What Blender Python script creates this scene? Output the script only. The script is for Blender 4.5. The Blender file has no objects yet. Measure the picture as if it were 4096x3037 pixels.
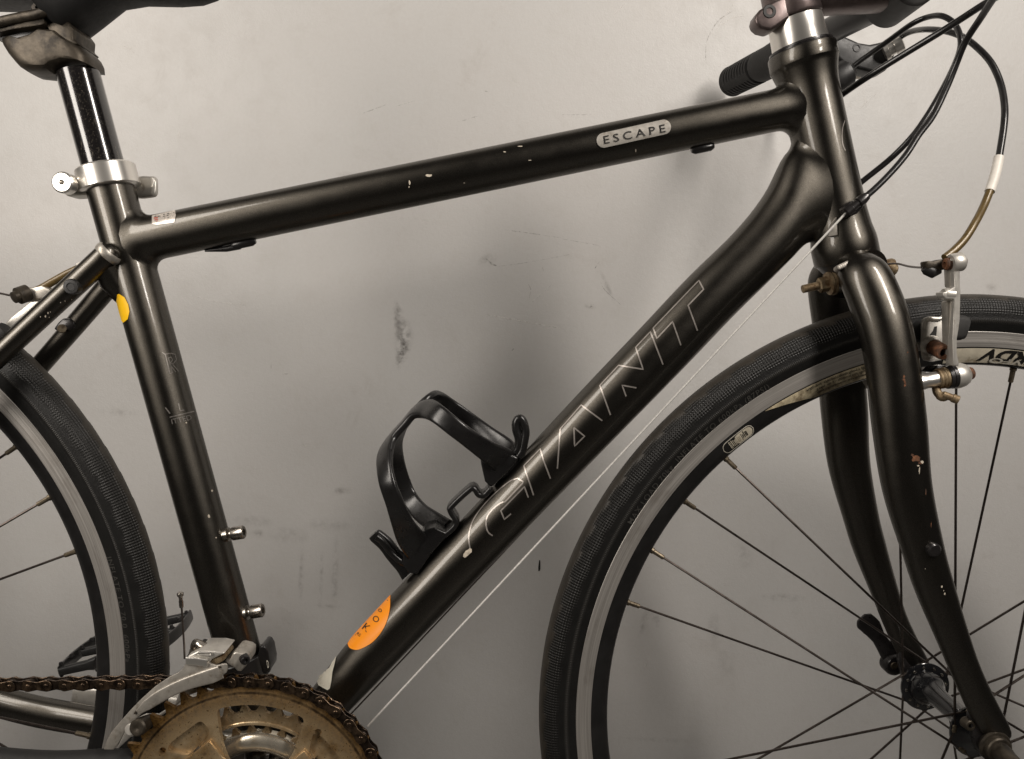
import bpy, bmesh, math, random
from math import sin, cos, pi, radians, sqrt, atan2, hypot
from mathutils import Vector, Matrix
from mathutils.bvhtree import BVHTree
from mathutils.geometry import delaunay_2d_cdt

random.seed(7)
SC = bpy.context.scene
COL = SC.collection
V = Vector

# ------------------------------------------------------------------ camera
# the bicycle stands in the plane y = 0, the wall behind it at y = WALL_Y
F_PX, CAM_D = 3062.0, 0.6017
RIGHT = V((0.99832616, -0.02129839, 0.05377034))
UP = V((-0.05188797, 0.08079345, 0.99537935))
FWD = V((0.02554427, 0.99650328, -0.07955309))
EYE = V((0, -CAM_D, 0))
cam_d = bpy.data.cameras.new('camera')
cam_d.sensor_fit = 'HORIZONTAL'
cam_d.sensor_width = 36.0
cam_d.lens = F_PX / 4096 * 36
cam_d.clip_start, cam_d.clip_end = 0.01, 100
cam = bpy.data.objects.new('camera', cam_d)
cam.matrix_world = Matrix((
    (RIGHT.x, UP.x, -FWD.x, EYE.x), (RIGHT.y, UP.y, -FWD.y, EYE.y),
    (RIGHT.z, UP.z, -FWD.z, EYE.z), (0, 0, 0, 1)))
COL.objects.link(cam)
SC.camera = cam

# ------------------------------------------------------------------ light
world = bpy.data.worlds.new('World')
SC.world = world
world.use_nodes = True
world.node_tree.nodes['Background'].inputs[0].default_value = (1.0, 0.93, 0.84, 1)
world.node_tree.nodes['Background'].inputs[1].default_value = 0.022

def area(name, loc, aim, sx, sy, power, col):
    l = bpy.data.lights.new(name, 'AREA')
    l.shape = 'RECTANGLE'; l.size = sx; l.size_y = sy
    l.energy = power; l.color = col
    o = bpy.data.objects.new(name, l)
    o.location = loc
    o.rotation_euler = (V(aim) - V(loc)).to_track_quat('-Z', 'Y').to_euler()
    COL.objects.link(o)
    return o
area('workshop_lamp_left', (-0.76, -0.55, 0.36), (-0.20, 0.2, 0.14), 0.28, 0.88, 8.7, (1.0, 0.925, 0.840))
area('workshop_lamp_right', (0.74, -0.76, 0.82), (0.22, 0.15, 0.22), 0.15, 0.78, 16.4, (1.0, 0.930, 0.855))

SC.view_settings.view_transform = 'Standard'
SC.view_settings.look = 'None'
SC.view_settings.exposure = -0.04
SC.view_settings.gamma = 1.0
SC.view_settings.use_curve_mapping = False
SC.render.engine = 'CYCLES'
SC.cycles.max_bounces = 4
SC.cycles.use_adaptive_sampling = True
SC.cycles.adaptive_threshold = 0.02
SC.cycles.use_denoising = True

WALL_Y = 0.300
HUB_F = V((0.39145, 0, -0.30088))
HUB_R = V((-0.58827, 0, -0.30088))
TYRE_R = 0.340
GROUND_Z = HUB_F.z - TYRE_R
RING_Y = -0.052
YH = V((0, 1, 0))

def at(px, py, y=0.0):
    d = FWD + RIGHT * ((px - 2048) / F_PX) + UP * ((1518.5 - py) / F_PX)
    return EYE + d * ((y - EYE.y) / d.y)
def ray(px, py):
    return (FWD + RIGHT * ((px - 2048) / F_PX) + UP * ((1518.5 - py) / F_PX)).normalized()
def mpp(p):                       # metres per photograph pixel at a point
    return (p - EYE).dot(FWD) / F_PX
def zone(x0, y0, s):
    return lambda x, y: (x0 + x / s, y0 + y / s)

# ------------------------------------------------------------------ materials
def nodes_of(name):
    m = bpy.data.materials.new(name)
    m.use_nodes = True
    nt = m.node_tree
    return m, nt, nt.nodes['Principled BSDF']
class G:
    """small helper to wire shader nodes"""
    def __init__(s, nt): s.nt = nt
    def n(s, t, **kw):
        n = s.nt.nodes.new(t)
        for k, v in kw.items(): setattr(n, k, v)
        return n
    def l(s, a, b): s.nt.links.new(a, b)
    def val(s, sock, x):
        if isinstance(x, (int, float)): sock.default_value = x
        elif isinstance(x, (tuple, list)): sock.default_value = x
        else: s.l(x, sock)
    def math(s, op, a, b=0.0, c=None, clamp=False):
        n = s.n('ShaderNodeMath', operation=op, use_clamp=clamp)
        s.val(n.inputs[0], a); s.val(n.inputs[1], b)
        if c is not None: s.val(n.inputs[2], c)
        return n.outputs[0]
    def noise(s, vec, scale, detail=3, rough=.55, dist=0.0):
        n = s.n('ShaderNodeTexNoise')
        if vec is not None: s.l(vec, n.inputs['Vector'])
        n.inputs['Scale'].default_value = scale; n.inputs['Detail'].default_value = detail
        n.inputs['Roughness'].default_value = rough; n.inputs['Distortion'].default_value = dist
        return n.outputs['Fac']
    def ramp(s, fac, a, b, lo=0.0, hi=1.0):
        n = s.n('ShaderNodeMapRange', clamp=True)
        s.val(n.inputs[0], fac); n.inputs[1].default_value = a; n.inputs[2].default_value = b
        s.val(n.inputs[3], lo); s.val(n.inputs[4], hi)
        return n.outputs[0]
    def mix(s, fac, a, b):
        n = s.n('ShaderNodeMix', data_type='RGBA')
        s.val(n.inputs['Factor'], fac)
        for sk, x in (('A', a), ('B', b)):
            i = [q for q in n.inputs if q.name == sk and q.type == 'RGBA'][0]
            if isinstance(x, (tuple, list)): i.default_value = (*x[:3], 1)
            else: s.l(x, i)
        return [q for q in n.outputs if q.type == 'RGBA'][0]
    def bump(s, h, strength, dist=.001):
        n = s.n('ShaderNodeBump'); n.inputs['Strength'].default_value = strength
        n.inputs['Distance'].default_value = dist
        s.l(h, n.inputs['Height']); return n.outputs[0]
    def pos(s): return s.n('ShaderNodeNewGeometry').outputs['Position']
    def scaled(s, vec, sc):
        n = s.n('ShaderNodeVectorMath', operation='MULTIPLY'); s.l(vec, n.inputs[0])
        n.inputs[1].default_value = sc; return n.outputs[0]

MATS = {}
def mat(name, base, rough=.4, metal=0.0, coat=0.0, coat_r=.06, var=0.0, dirt=None, dirt_amt=0.0,
        scale=60, bump=0.0, bscale=400, rvar=0.1, chips=None):
    m, nt, p = nodes_of(name); g = G(nt)
    pos = g.pos()
    nz = g.noise(pos, scale, 5, .6)
    c = base
    if var:
        lo = tuple(x * (1 - var) for x in base); hi = tuple(min(1, x * (1 + var)) for x in base)
        c = g.mix(g.ramp(nz, .3, .7), lo, hi)
    if dirt is not None:
        nd = g.noise(pos, scale * .55, 6, .68)
        c = g.mix(g.ramp(nd, .62 - dirt_amt * .4, .80 - dirt_amt * .4), c, dirt)
    if chips is not None:
        nc = g.noise(pos, 260, 3, .6)
        c = g.mix(g.ramp(nc, .735, .75), c, chips)
    if isinstance(c, tuple): p.inputs['Base Color'].default_value = (*c, 1)
    else: g.l(c, p.inputs['Base Color'])
    p.inputs['Metallic'].default_value = metal
    if rvar:
        nr = g.noise(pos, scale * 2.3, 4, .6)
        g.l(g.ramp(nr, .3, .7, max(.02, rough - rvar * .5), min(1, rough + rvar * .5)), p.inputs['Roughness'])
    else: p.inputs['Roughness'].default_value = rough
    p.inputs['Coat Weight'].default_value = coat
    p.inputs['Coat Roughness'].default_value = coat_r
    if bump:
        g.l(g.bump(g.noise(pos, bscale, 3), bump, .0006), p.inputs['Normal'])
    MATS[name] = m
    return m

def mat_paint():
    """clear-coated dark paint over a metallic flake"""
    m, nt, p = nodes_of('charcoal_paint'); g = G(nt); pos = g.pos()
    fl = g.noise(pos, 2600, 2, .7); dust = g.noise(pos, 45, 6, .7); n2 = g.noise(pos, 130, 5, .7)
    spk = g.noise(pos, 1500, 2, .6); fine = g.noise(g.scaled(pos, (1, 1, .25)), 300, 5, .75, .5)
    dk = g.math('MAXIMUM', g.math('MULTIPLY', g.ramp(spk, .70, .76, 0, .6), g.ramp(dust, .4, .6)), g.ramp(fine, .74, .80, 0, .35))
    g.l(g.mix(dk, (.0055, .0050, .0044), (.11, .095, .075)), p.inputs['Base Color'])
    p.inputs['Roughness'].default_value = .5
    p.inputs['Specular IOR Level'].default_value = 0.0
    p.inputs['Coat Weight'].default_value = .65
    g.l(g.ramp(n2, .35, .75, .08, .19), p.inputs['Coat Roughness'])
    gl = g.n('ShaderNodeBsdfAnisotropic', distribution='BECKMANN')
    g.l(g.mix(g.ramp(fl, .35, .72), (.044, .040, .034), (.124, .113, .096)), gl.inputs['Color'])
    g.l(g.ramp(dust, .3, .75, .41, .47), gl.inputs['Roughness'])
    bn = g.bump(fl, .05, .0002); g.l(bn, gl.inputs['Normal'])
    ad = g.n('ShaderNodeAddShader'); g.l(p.outputs[0], ad.inputs[0]); g.l(gl.outputs[0], ad.inputs[1])
    out = [q for q in nt.nodes if q.type == 'OUTPUT_MATERIAL'][0]; g.l(ad.outputs[0], out.inputs['Surface'])
    MATS['paint'] = m
mat_paint()

def mat_gloss_scratched():
    m, nt, p = nodes_of('scratched_gloss_black'); g = G(nt); pos = g.pos()
    v = g.scaled(pos, (1, 1, .22))
    sc = g.noise(v, 420, 4, .7, .4)
    du = g.noise(pos, 900, 3, .8)
    k = g.math('MAXIMUM', g.ramp(sc, .60, .70, 0, .5), g.ramp(du, .60, .68, 0, .5))
    g.l(g.mix(k, (.008, .007, .007), (.17, .15, .12)), p.inputs['Base Color'])
    p.inputs['Roughness'].default_value = .16
    p.inputs['Coat Weight'].default_value = 1.0
    g.l(g.ramp(du, .4, .7, .05, .22), p.inputs['Coat Roughness'])
    MATS['gloss'] = m
mat_gloss_scratched()

mat('black_anodised', (.022, .020, .020), .30, .3, .2, .15, var=.3, scale=120, bump=.05, bscale=1500)
mat('black_satin', (.012, .011, .011), .33, 0, .25, .2, var=.3, scale=90)
mat('cage_black', (.010, .0095, .0095), .30, 0, .15, .22, var=.2, scale=80)
mat('black_plastic', (.016, .0155, .0155), .45, 0, var=.35, scale=150, bump=.08, bscale=900)
mat('grip_rubber', (.010, .0095, .009), .70, 0, var=.35, scale=200, bump=.15, bscale=900)
mat('cable_black', (.013, .012, .012), .32, 0, .3, .2, var=.3, scale=120)
mat('stem_black', (.15, .118, .113), .40, .85, .2, .2, var=.2, scale=120, bump=.05, bscale=900)
mat('alloy', (.58, .555, .51), .38, .58, var=.10, dirt=(.28, .23, .17), dirt_amt=.06, scale=120, bump=.03, bscale=900)
mat('alloy_bright', (.82, .79, .74), .28, .88, var=.03, scale=20, rvar=0)
mat('alloy_dull', (.45, .42, .375), .40, .62, var=.2, dirt=(.20, .16, .11), dirt_amt=.2, scale=150, bump=.10, bscale=1000)
mat('cast_dirty', (.064, .053, .040), .48, .65, var=.35, dirt=(.024, .020, .016), dirt_amt=.35, scale=140, bump=.15, bscale=900)
mat('steel', (.42, .39, .35), .28, 1.0, var=.2, dirt=(.12, .08, .05), dirt_amt=.2, scale=220)
mat('spoke_steel', (.085, .070, .062), .33, .9, var=.35, scale=90, rvar=.15)
mat('nipple_brass', (.17, .14, .10), .48, .85, var=.3, dirt=(.08, .06, .04), dirt_amt=.3, scale=300)
mat('rust', (.17, .072, .034), .75, .2, var=.5, dirt=(.06, .032, .02), dirt_amt=.5, scale=300, bump=.4, bscale=1500)
mat('zinc_rusty', (.27, .205, .125), .55, .6, var=.35, dirt=(.13, .075, .035), dirt_amt=.4, scale=260, bump=.25, bscale=1300)
mat('chain_steel', (.135, .092, .060), .34, .9, var=.45, dirt=(.030, .021, .015), dirt_amt=.5, scale=330, bump=.2, bscale=1500)
mat('chain_dark', (.050, .035, .025), .38, .8, var=.45, dirt=(.016, .011, .008), dirt_amt=.5, scale=330, bump=.2, bscale=1500)
mat('wire_bright', (.78, .76, .72), .34, .3, var=.22, scale=800)
mat('wire_dark', (.13, .11, .10), .4, .9, var=.2, scale=500)
mat('noodle_olive', (.115, .075, .024), .40, .2, .35, .2, var=.25, scale=260, bump=.15, bscale=1600)
mat('white_plastic', (.72, .68, .62), .45, 0, var=.08, dirt=(.35, .27, .18), dirt_amt=.05, scale=200)
mat('rim_black', (.0095, .009, .009), .36, 0, .3, .18, var=.4, scale=60)
mat('hub_black', (.0065, .0065, .0075), .15, 0, .6, .05, var=.2, scale=120)
mat('cream_decal', (.50, .43, .29), .6, 0, var=.35, dirt=(.15, .11, .065), dirt_amt=.42, scale=170)
mat('cream_clean', (.60, .545, .43), .5, 0, var=.15, dirt=(.28, .22, .14), dirt_amt=.15, scale=170)
mat('print_black', (.010, .009, .008), .5, 0, var=.2)
mat('print_white', (.66, .62, .53), .5, 0, var=.2, scale=200)
mat('letter_silver', (.40, .365, .335), .36, .6, var=.15, scale=200)
mat('letter_faint', (.19, .175, .16), .4, .6, var=.5, scale=200)
mat('badge_silver', (.62, .585, .53), .34, .55, var=.10, dirt=(.34, .29, .23), dirt_amt=.12, scale=170, bump=.05)
mat('sticker_orange', (1.0, .31, .003), .45, 0, .10, .25, var=.03, scale=60)
mat('sticker_yellow', (1.0, .56, .006), .42, 0, .15, .25, var=.04, scale=60)
mat('sticker_cream', (.60, .57, .48), .5, 0, var=.1, scale=120)
mat('label_clear', (.55, .50, .45), .25, .3, .5, .1, var=.25, scale=300)
mat('label_red', (.35, .07, .045), .5, 0)
mat('chip_pale', (.60, .53, .43), .5, .1, var=.3, scale=400)
mat('pad_rubber', (.018, .017, .016), .7, 0, var=.3, scale=200)
mat('saddle_black', (.0055, .0052, .0052), .66, 0, var=.2, scale=120, bump=.1, bscale=700)
mat('tyre_letters', (.048, .046, .042), .45, 0, var=.2, scale=200)
mat('floor_paint', (.085, .08, .075), .55, 0, var=.2, dirt=(.05, .09, .08), dirt_amt=.2, scale=6, bump=.1, bscale=60)

GROOVE = .0918
def mat_chainring(name, grime_r0, grime_r1, centre):
    m, nt, p = nodes_of(name); g = G(nt); pos = g.pos()
    d = g.n('ShaderNodeVectorMath', operation='SUBTRACT'); g.l(pos, d.inputs[0]); d.inputs[1].default_value = centre
    flat = g.scaled(d.outputs[0], (1, 0, 1))
    ln = g.n('ShaderNodeVectorMath', operation='LENGTH'); g.l(flat, ln.inputs[0])
    n1 = g.noise(pos, 70, 6, .7); n2 = g.noise(pos, 420, 4, .7); n3 = g.noise(pos, 28, 4, .6)
    r = g.math('ADD', ln.outputs['Value'], g.math('MULTIPLY', g.math('SUBTRACT', n1, .5), .030))
    k = g.ramp(r, grime_r0, grime_r1)
    k2 = g.math('MAXIMUM', k, g.ramp(n3, .44, .68, 0, .85))
    base = g.mix(g.ramp(n1, .3, .7), (.47, .335, .185), (.70, .555, .36))
    grime = g.mix(g.ramp(n2, .35, .65), (.070, .033, .009), (.29, .160, .045))
    c = g.mix(k2, base, grime)
    groove = g.math('MULTIPLY', g.ramp(g.math('ABSOLUTE', g.math('SUBTRACT', ln.outputs['Value'], GROOVE)), .0013, .0004), g.ramp(n1, .30, .55, .35, 1))
    c = g.mix(groove, c, (.045, .028, .014))
    specks = g.ramp(n2, .60, .67)
    c = g.mix(specks, c, (.06, .04, .02))
    g.l(c, p.inputs['Base Color'])
    p.inputs['Metallic'].default_value = .62
    g.l(g.ramp(k2, 0, 1, .25, .40), p.inputs['Roughness'])
    g.l(g.bump(n2, .18, .0005), p.inputs['Normal'])
    MATS[name] = m

def mat_track():                  # machined brake track, streaks run round the wheel
    m, nt, p = nodes_of('brake_track'); g = G(nt)
    uv = g.n('ShaderNodeUVMap').outputs[0]
    st = g.noise(g.scaled(uv, (14, 900, 1)), 1.0, 5, .65)
    blot = g.noise(g.scaled(uv, (60, 60, 1)), 1.0, 4, .6)
    c = g.mix(g.ramp(st, .3, .7), (.28, .262, .242), (.49, .465, .435))
    c = g.mix(g.ramp(blot, .55, .75, 0, .6), c, (.23, .205, .18))
    g.l(c, p.inputs['Base Color'])
    p.inputs['Metallic'].default_value = .55
    g.l(g.ramp(st, .3, .7, .30, .44), p.inputs['Roughness'])
    g.l(g.bump(st, .15, .0004), p.inputs['Normal'])
    MATS['track'] = m
mat_track()

def mat_tyre():
    m, nt, p = nodes_of('tyre_rubber'); g = G(nt)
    uv = g.n('ShaderNodeUVMap').outputs[0]
    sep = g.n('ShaderNodeSeparateXYZ'); g.l(uv, sep.inputs[0])
    u, v = sep.outputs[0], sep.outputs[1]               # millimetres along / across
    kn = g.n('ShaderNodeAttribute', attribute_name='knurl').outputs['Fac']
    cr = g.n('ShaderNodeAttribute', attribute_name='crown').outputs['Fac']
    rb = g.n('ShaderNodeAttribute', attribute_name='rib').outputs['Fac']
    a = g.math('SINE', g.math('MULTIPLY', g.math('ADD', u, v), 1.45))
    b = g.math('SINE', g.math('MULTIPLY', g.math('SUBTRACT', u, v), 1.45))
    wear = g.ramp(g.noise(g.pos(), 14, 4, .6), .35, .65, .45, 1.0)
    dia = g.math('MULTIPLY', g.math('MULTIPLY', g.math('MULTIPLY', a, b), kn), wear)
    rib = g.math('MULTIPLY', g.math('SINE', g.math('MULTIPLY', u, 4.2)), rb)
    pos = g.pos()
    n1 = g.noise(pos, 60, 5, .65); n2 = g.noise(pos, 700, 4, .7)
    c = g.mix(g.ramp(n1, .3, .7), (.0060, .0058, .0055), (.0105, .0102, .0096))
    c = g.mix(g.math('MULTIPLY', kn, .85), c, g.mix(g.ramp(dia, -.4, .6), (.0065, .0062, .0057), (.0145, .0138, .0125)))
    c = g.mix(g.math('MULTIPLY', cr, g.ramp(n1, .3, .65, .55, 1.0)), c, (.040, .034, .027))
    c = g.mix(g.math('MULTIPLY', rb, .75), c, (.034, .032, .029))
    dust = g.ramp(n2, .62, .74, 0, .6)
    c = g.mix(g.math('MULTIPLY', dust, g.math('MAXIMUM', cr, .35)), c, (.055, .047, .037))
    g.l(c, p.inputs['Base Color'])
    p.inputs['Roughness'].default_value = .44
    p.inputs['Specular IOR Level'].default_value = .35
    h = g.math('ADD', g.math('MULTIPLY', dia, 1.0), g.math('ADD', g.math('MULTIPLY', rib, .3), g.math('MULTIPLY', n2, .5)))
    g.l(g.bump(h, .6, .0007), p.inputs['Normal'])
    MATS['tyre'] = m
mat_tyre()

def mat_wall():
    m, nt, p = nodes_of('wall_paint'); g = G(nt); pos = g.pos()
    n1 = g.noise(pos, 3.5, 4, .6); n2 = g.noise(pos, 45, 5, .65); n3 = g.noise(pos, 260, 4, .7)
    c = g.mix(g.ramp(n1, .3, .7), (.556, .550, .536), (.576, .560, .543))
    c = g.mix(g.ramp(n2, .50, .78, 0, .16), c, (.42, .39, .35))
    c = g.mix(g.ramp(n3, .30, .70, 0, .12), c, (.36, .33, .30))
    c = g.mix(g.math('MULTIPLY', g.ramp(g.noise(pos, 14, 6, .72, .6), .60, .72), .22), c, (.38, .35, .315))
    g.l(c, p.inputs['Base Color'])
    g.l(g.ramp(n2, .3, .7, .40, .52), p.inputs['Roughness'])
    p.inputs['Specular IOR Level'].default_value = .4
    h = g.math('ADD', g.math('MULTIPLY', g.noise(pos, 140, 3, .6), .8), g.math('MULTIPLY', g.noise(pos, 520, 3, .6), .6))
    g.l(g.bump(h, .22, .0015), p.inputs['Normal'])
    MATS['wall'] = m
mat_wall()
def mat_mark(name, col):
    m, nt, p = nodes_of(name); g = G(nt); pos = g.pos()
    uv = g.n('ShaderNodeUVMap').outputs[0]
    ln = g.n('ShaderNodeVectorMath', operation='LENGTH'); g.l(uv, ln.inputs[0])
    n = g.noise(pos, 110, 5, .65); n2 = g.noise(pos, 420, 3, .7)
    amt = g.n('ShaderNodeObjectInfo').outputs['Alpha']
    k = g.math('MULTIPLY', g.ramp(ln.outputs['Value'], 1.0, .25), g.ramp(n, .40, .70))
    k = g.math('MULTIPLY', g.math('MULTIPLY', k, g.ramp(n2, .3, .6, .5, 1)), g.math('MULTIPLY', amt, .52))
    g.l(k, p.inputs['Alpha']); p.inputs['Base Color'].default_value = (*col, 1); p.inputs['Roughness'].default_value = .6
    MATS[name] = m
def mat_streak(name, col, a, lo, hi, sc):
    m, nt, p = nodes_of(name); g = G(nt); pos = g.pos()
    n = g.noise(pos, sc, 4, .7)
    g.l(g.ramp(n, lo, hi, 0, a), p.inputs['Alpha']); p.inputs['Base Color'].default_value = (*col, 1); p.inputs['Roughness'].default_value = .6
    MATS[name] = m
mat_streak('smudge', (.25, .225, .20), .66, .20, .62, 240)
mat_streak('streak_dark', (.20, .18, .16), .40, .42, .60, 260)
mat_streak('streak_pale', (.84, .80, .75), .34, .42, .60, 200)
mat_mark('scuff_dark', (.13, .11, .095)); mat_mark('scuff_pale', (.86, .83, .78))

# ------------------------------------------------------------------ mesh helpers
class MB:
    def __init__(s): s.v = []; s.f = []; s.uv = None; s.attr = {}
    def grid(s, rows, closeu=True, closev=False):
        """rows: list of equal-length point lists. closeu closes each row, closev joins last row to first"""
        b = len(s.v); nr, nc = len(rows), len(rows[0])
        for r in rows: s.v += [V(p) for p in r]
        for i in range(nr if closev else nr - 1):
            i2 = (i + 1) % nr
            for j in range(nc if closeu else nc - 1):
                j2 = (j + 1) % nc
                s.f.append((b + i * nc + j, b + i * nc + j2, b + i2 * nc + j2, b + i2 * nc + j))
        return b
    def loft(s, rings, cap0=True, cap1=True):
        b = s.grid(rings, True); nc = len(rings[0])
        if cap0: s.f.append(tuple(b + j for j in range(nc))[::-1])
        if cap1:
            e = b + (len(rings) - 1) * nc
            s.f.append(tuple(e + j for j in range(nc)))
        return s
    def tube(s, pts, rad, n=14, cap=True, flat=None):
        pts = [V(p) for p in pts]
        if not isinstance(rad, (list, tuple)): rad = [rad] * len(pts)
        rings = []; nrm = None
        for i, p in enumerate(pts):
            t = (pts[min(i + 1, len(pts) - 1)] - pts[max(i - 1, 0)]).normalized()
            if nrm is None:
                a = V((0, 1, 0)) if abs(t.y) < .9 else V((1, 0, 0))
                nrm = (a - t * a.dot(t)).normalized()
            else: nrm = (nrm - t * nrm.dot(t)).normalized()
            bn = t.cross(nrm)
            rings.append([p + (nrm * cos(2 * pi * k / n) + bn * sin(2 * pi * k / n)) * rad[i] for k in range(n)])
        return s.loft(rings, cap, cap)
    def lathe(s, p0, axis, prof, n=32, cap=True, closed=False):
        p0 = V(p0); ax = V(axis).normalized()
        a = V((1, 0, 0)) if abs(ax.x) < .8 else V((0, 0, 1))
        u = (a - ax * a.dot(ax)).normalized(); w = ax.cross(u)
        rows = [[p0 + ax * h + (u * cos(2 * pi * k / n) + w * sin(2 * pi * k / n)) * max(r, 1e-5) for k in range(n)] for h, r in prof]
        if closed: s.grid(rows, True, True)
        else: s.loft(rows, cap, cap)
        return s
    def box(s, c, ax, ay, az):
        c, ax, ay, az = V(c), V(ax), V(ay), V(az)
        b = len(s.v)
        for i in (-1, 1):
            for j in (-1, 1):
                for k in (-1, 1): s.v.append(c + ax * i + ay * j + az * k)
        for q in ((0, 1, 3, 2), (4, 6, 7, 5), (0, 4, 5, 1), (2, 3, 7, 6), (0, 2, 6, 4), (1, 5, 7, 3)):
            s.f.append(tuple(b + x for x in q))
        return s
    def prism(s, pts, off):
        """polygon swept by the vector off"""
        b = len(s.v); n = len(pts); off = V(off)
        s.v += [V(p) for p in pts] + [V(p) + off for p in pts]
        s.f.append(tuple(range(b, b + n))); s.f.append(tuple(range(b + 2 * n - 1, b + n - 1, -1)))
        for i in range(n):
            j = (i + 1) % n
            s.f.append((b + i, b + j, b + n + j, b + n + i))
        return s
    def ribbon(s, pts, wid, half_w, half_t, n=10):
        """rounded strap: wid = width directions per point"""
        rings = []
        for i, p in enumerate(pts):
            t = (pts[min(i + 1, len(pts) - 1)] - pts[max(i - 1, 0)]).normalized()
            w = wid[i]; w = (w - t * w.dot(t)).normalized(); nn = t.cross(w)
            hw = half_w[i] if isinstance(half_w, (list, tuple)) else half_w
            ht = half_t[i] if isinstance(half_t, (list, tuple)) else half_t
            ring = []
            for k in range(n * 2):
                a = 2 * pi * k / (n * 2); ca, sa = cos(a), sin(a)
                ring.append(p + w * hw * math.copysign(abs(ca) ** .45, ca) + nn * ht * math.copysign(abs(sa) ** .6, sa))
            rings.append(ring)
        return s.loft(rings)
    def bvh(s): return BVHTree.FromPolygons(s.v, s.f)
    def build(s, name, m, parent, angle=38, bevel=0.0, bseg=2):
        me = bpy.data.meshes.new(name)
        bm = bmesh.new()
        vs = [bm.verts.new(p) for p in s.v]
        for f in s.f:
            try: bm.faces.new([vs[i] for i in f])
            except ValueError: pass
        if not s.attr and s.uv is None:
            bmesh.ops.remove_doubles(bm, verts=bm.verts, dist=1e-6)
        bmesh.ops.recalc_face_normals(bm, faces=bm.faces)
        if bevel:
            es = [e for e in bm.edges if len(e.link_faces) == 2 and e.calc_face_angle(0) > radians(35)]
            bmesh.ops.bevel(bm, geom=es, offset=bevel, segments=bseg, affect='EDGES', profile=.5, clamp_overlap=True)
        bm.to_mesh(me); bm.free()
        for a, vals in s.attr.items():
            at_ = me.attributes.new(a, 'FLOAT', 'POINT'); at_.data.foreach_set('value', vals)
        if s.uv is not None:
            ul = me.uv_layers.new(name='UVMap')
            for poly in me.polygons:
                us = [s.uv[me.loops[li].vertex_index] for li in poly.loop_indices]
                mx = max(u[0] for u in us)
                for li, (uu, vv) in zip(poly.loop_indices, us):
                    if s.uwrap and mx - uu > s.uwrap * .5: uu += s.uwrap
                    ul.data[li].uv = (uu, vv)
        me.polygons.foreach_set('use_smooth', [True] * len(me.polygons))
        if angle < 180: me.set_sharp_from_angle(angle=radians(angle))
        me.materials.append(MATS[m])
        o = bpy.data.objects.new(name, me); COL.objects.link(o)
        o.parent = parent
        return o
    uwrap = 0.0

def empty(name, parent=None, loc=(0, 0, 0)):
    o = bpy.data.objects.new(name, None); o.empty_display_size = .02
    COL.objects.link(o); o.parent = parent; o.location = loc
    return o
def copy_obj(o, parent):
    c = o.copy(); COL.objects.link(c); c.parent = parent
    return c

def catmull(pts, m=8):
    pts = [V(p) for p in pts]
    P = [pts[0] * 2 - pts[1]] + pts + [pts[-1] * 2 - pts[-2]]
    out = []
    for i in range(1, len(P) - 2):
        p0, p1, p2, p3 = P[i - 1:i + 3]
        for k in range(m):
            t = k / m
            out.append(.5 * ((2 * p1) + (p2 - p0) * t + (2 * p0 - 5 * p1 + 4 * p2 - p3) * t * t + (3 * p1 - p0 - 3 * p2 + p3) * t ** 3))
    out.append(pts[-1])
    return out
def interp(xs, n):
    """spread a short list of scalars over n samples (linear)"""
    o = []
    for i in range(n):
        t = i / (n - 1) * (len(xs) - 1); k = min(int(t), len(xs) - 2); f = t - k
        o.append(xs[k] * (1 - f) + xs[k + 1] * f)
    return o

# ---- decals: flat prints wrapped on a surface (found by shooting at the surface from the photo's viewpoint)
def hit(bvh, px, py, off):
    p, nrm, _, _ = bvh.ray_cast(EYE, ray(px, py))
    if p is None: return None, None
    if nrm.dot(p - EYE) > 0: nrm = -nrm
    return p + nrm * off, nrm
def decal_lines(bvh, lines, width, off=.00025, step=9):
    mb = MB()
    for ln in lines:
        run = []
        def flush(run):
            if len(run) < 2: return
            rows = []
            for i, (p, nn) in enumerate(run):
                t = (run[min(i + 1, len(run) - 1)][0] - run[max(i - 1, 0)][0]).normalized()
                sdir = t.cross(nn).normalized() * width * .5
                rows.append([p - sdir, p + sdir])
            mb.grid(rows, False)
        for k in range(len(ln) - 1):
            (x0, y0), (x1, y1) = ln[k], ln[k + 1]
            m = max(1, int(hypot(x1 - x0, y1 - y0) / step))
            for q in range(m + (1 if k == len(ln) - 2 else 0)):
                p, nn = hit(bvh, x0 + (x1 - x0) * q / m, y0 + (y1 - y0) * q / m, off)
                if p is None: flush(run); run = []
                else: run.append((p, nn))
        flush(run)
    return mb
def decal_poly(bvh, poly, off=.0003, step=12):
    cx = sum(p[0] for p in poly) / len(poly); cy = sum(p[1] for p in poly) / len(poly)
    pts = []
    for k in range(len(poly)):
        (x0, y0), (x1, y1) = poly[k], poly[(k + 1) % len(poly)]
        m = max(1, int(hypot(x1 - x0, y1 - y0) / step))
        pts += [(x0 + (x1 - x0) * q / m, y0 + (y1 - y0) * q / m) for q in range(m)]
    nb = len(pts)
    x = min(p[0] for p in poly) + step * .5
    while x < max(p[0] for p in poly):
        y = min(p[1] for p in poly) + step * .5
        while y < max(p[1] for p in poly):
            if inside(x, y, poly): pts.append((x, y))
            y += step
        x += step
    r = delaunay_2d_cdt([V(p) for p in pts], [(i, (i + 1) % nb) for i in range(nb)], [list(range(nb))], 1, 1e-4)
    mb = MB()
    for q in r[0]:
        p, nn = hit(bvh, q.x, q.y, off); k = 1.0
        while p is None and k > .5:
            k -= .01; p, nn = hit(bvh, cx + (q.x - cx) * k, cy + (q.y - cy) * k, off)
        mb.v.append(p if p is not None else at(q.x, q.y, 0))
    mb.f = [tuple(f) for f in r[2]]
    return mb
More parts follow.
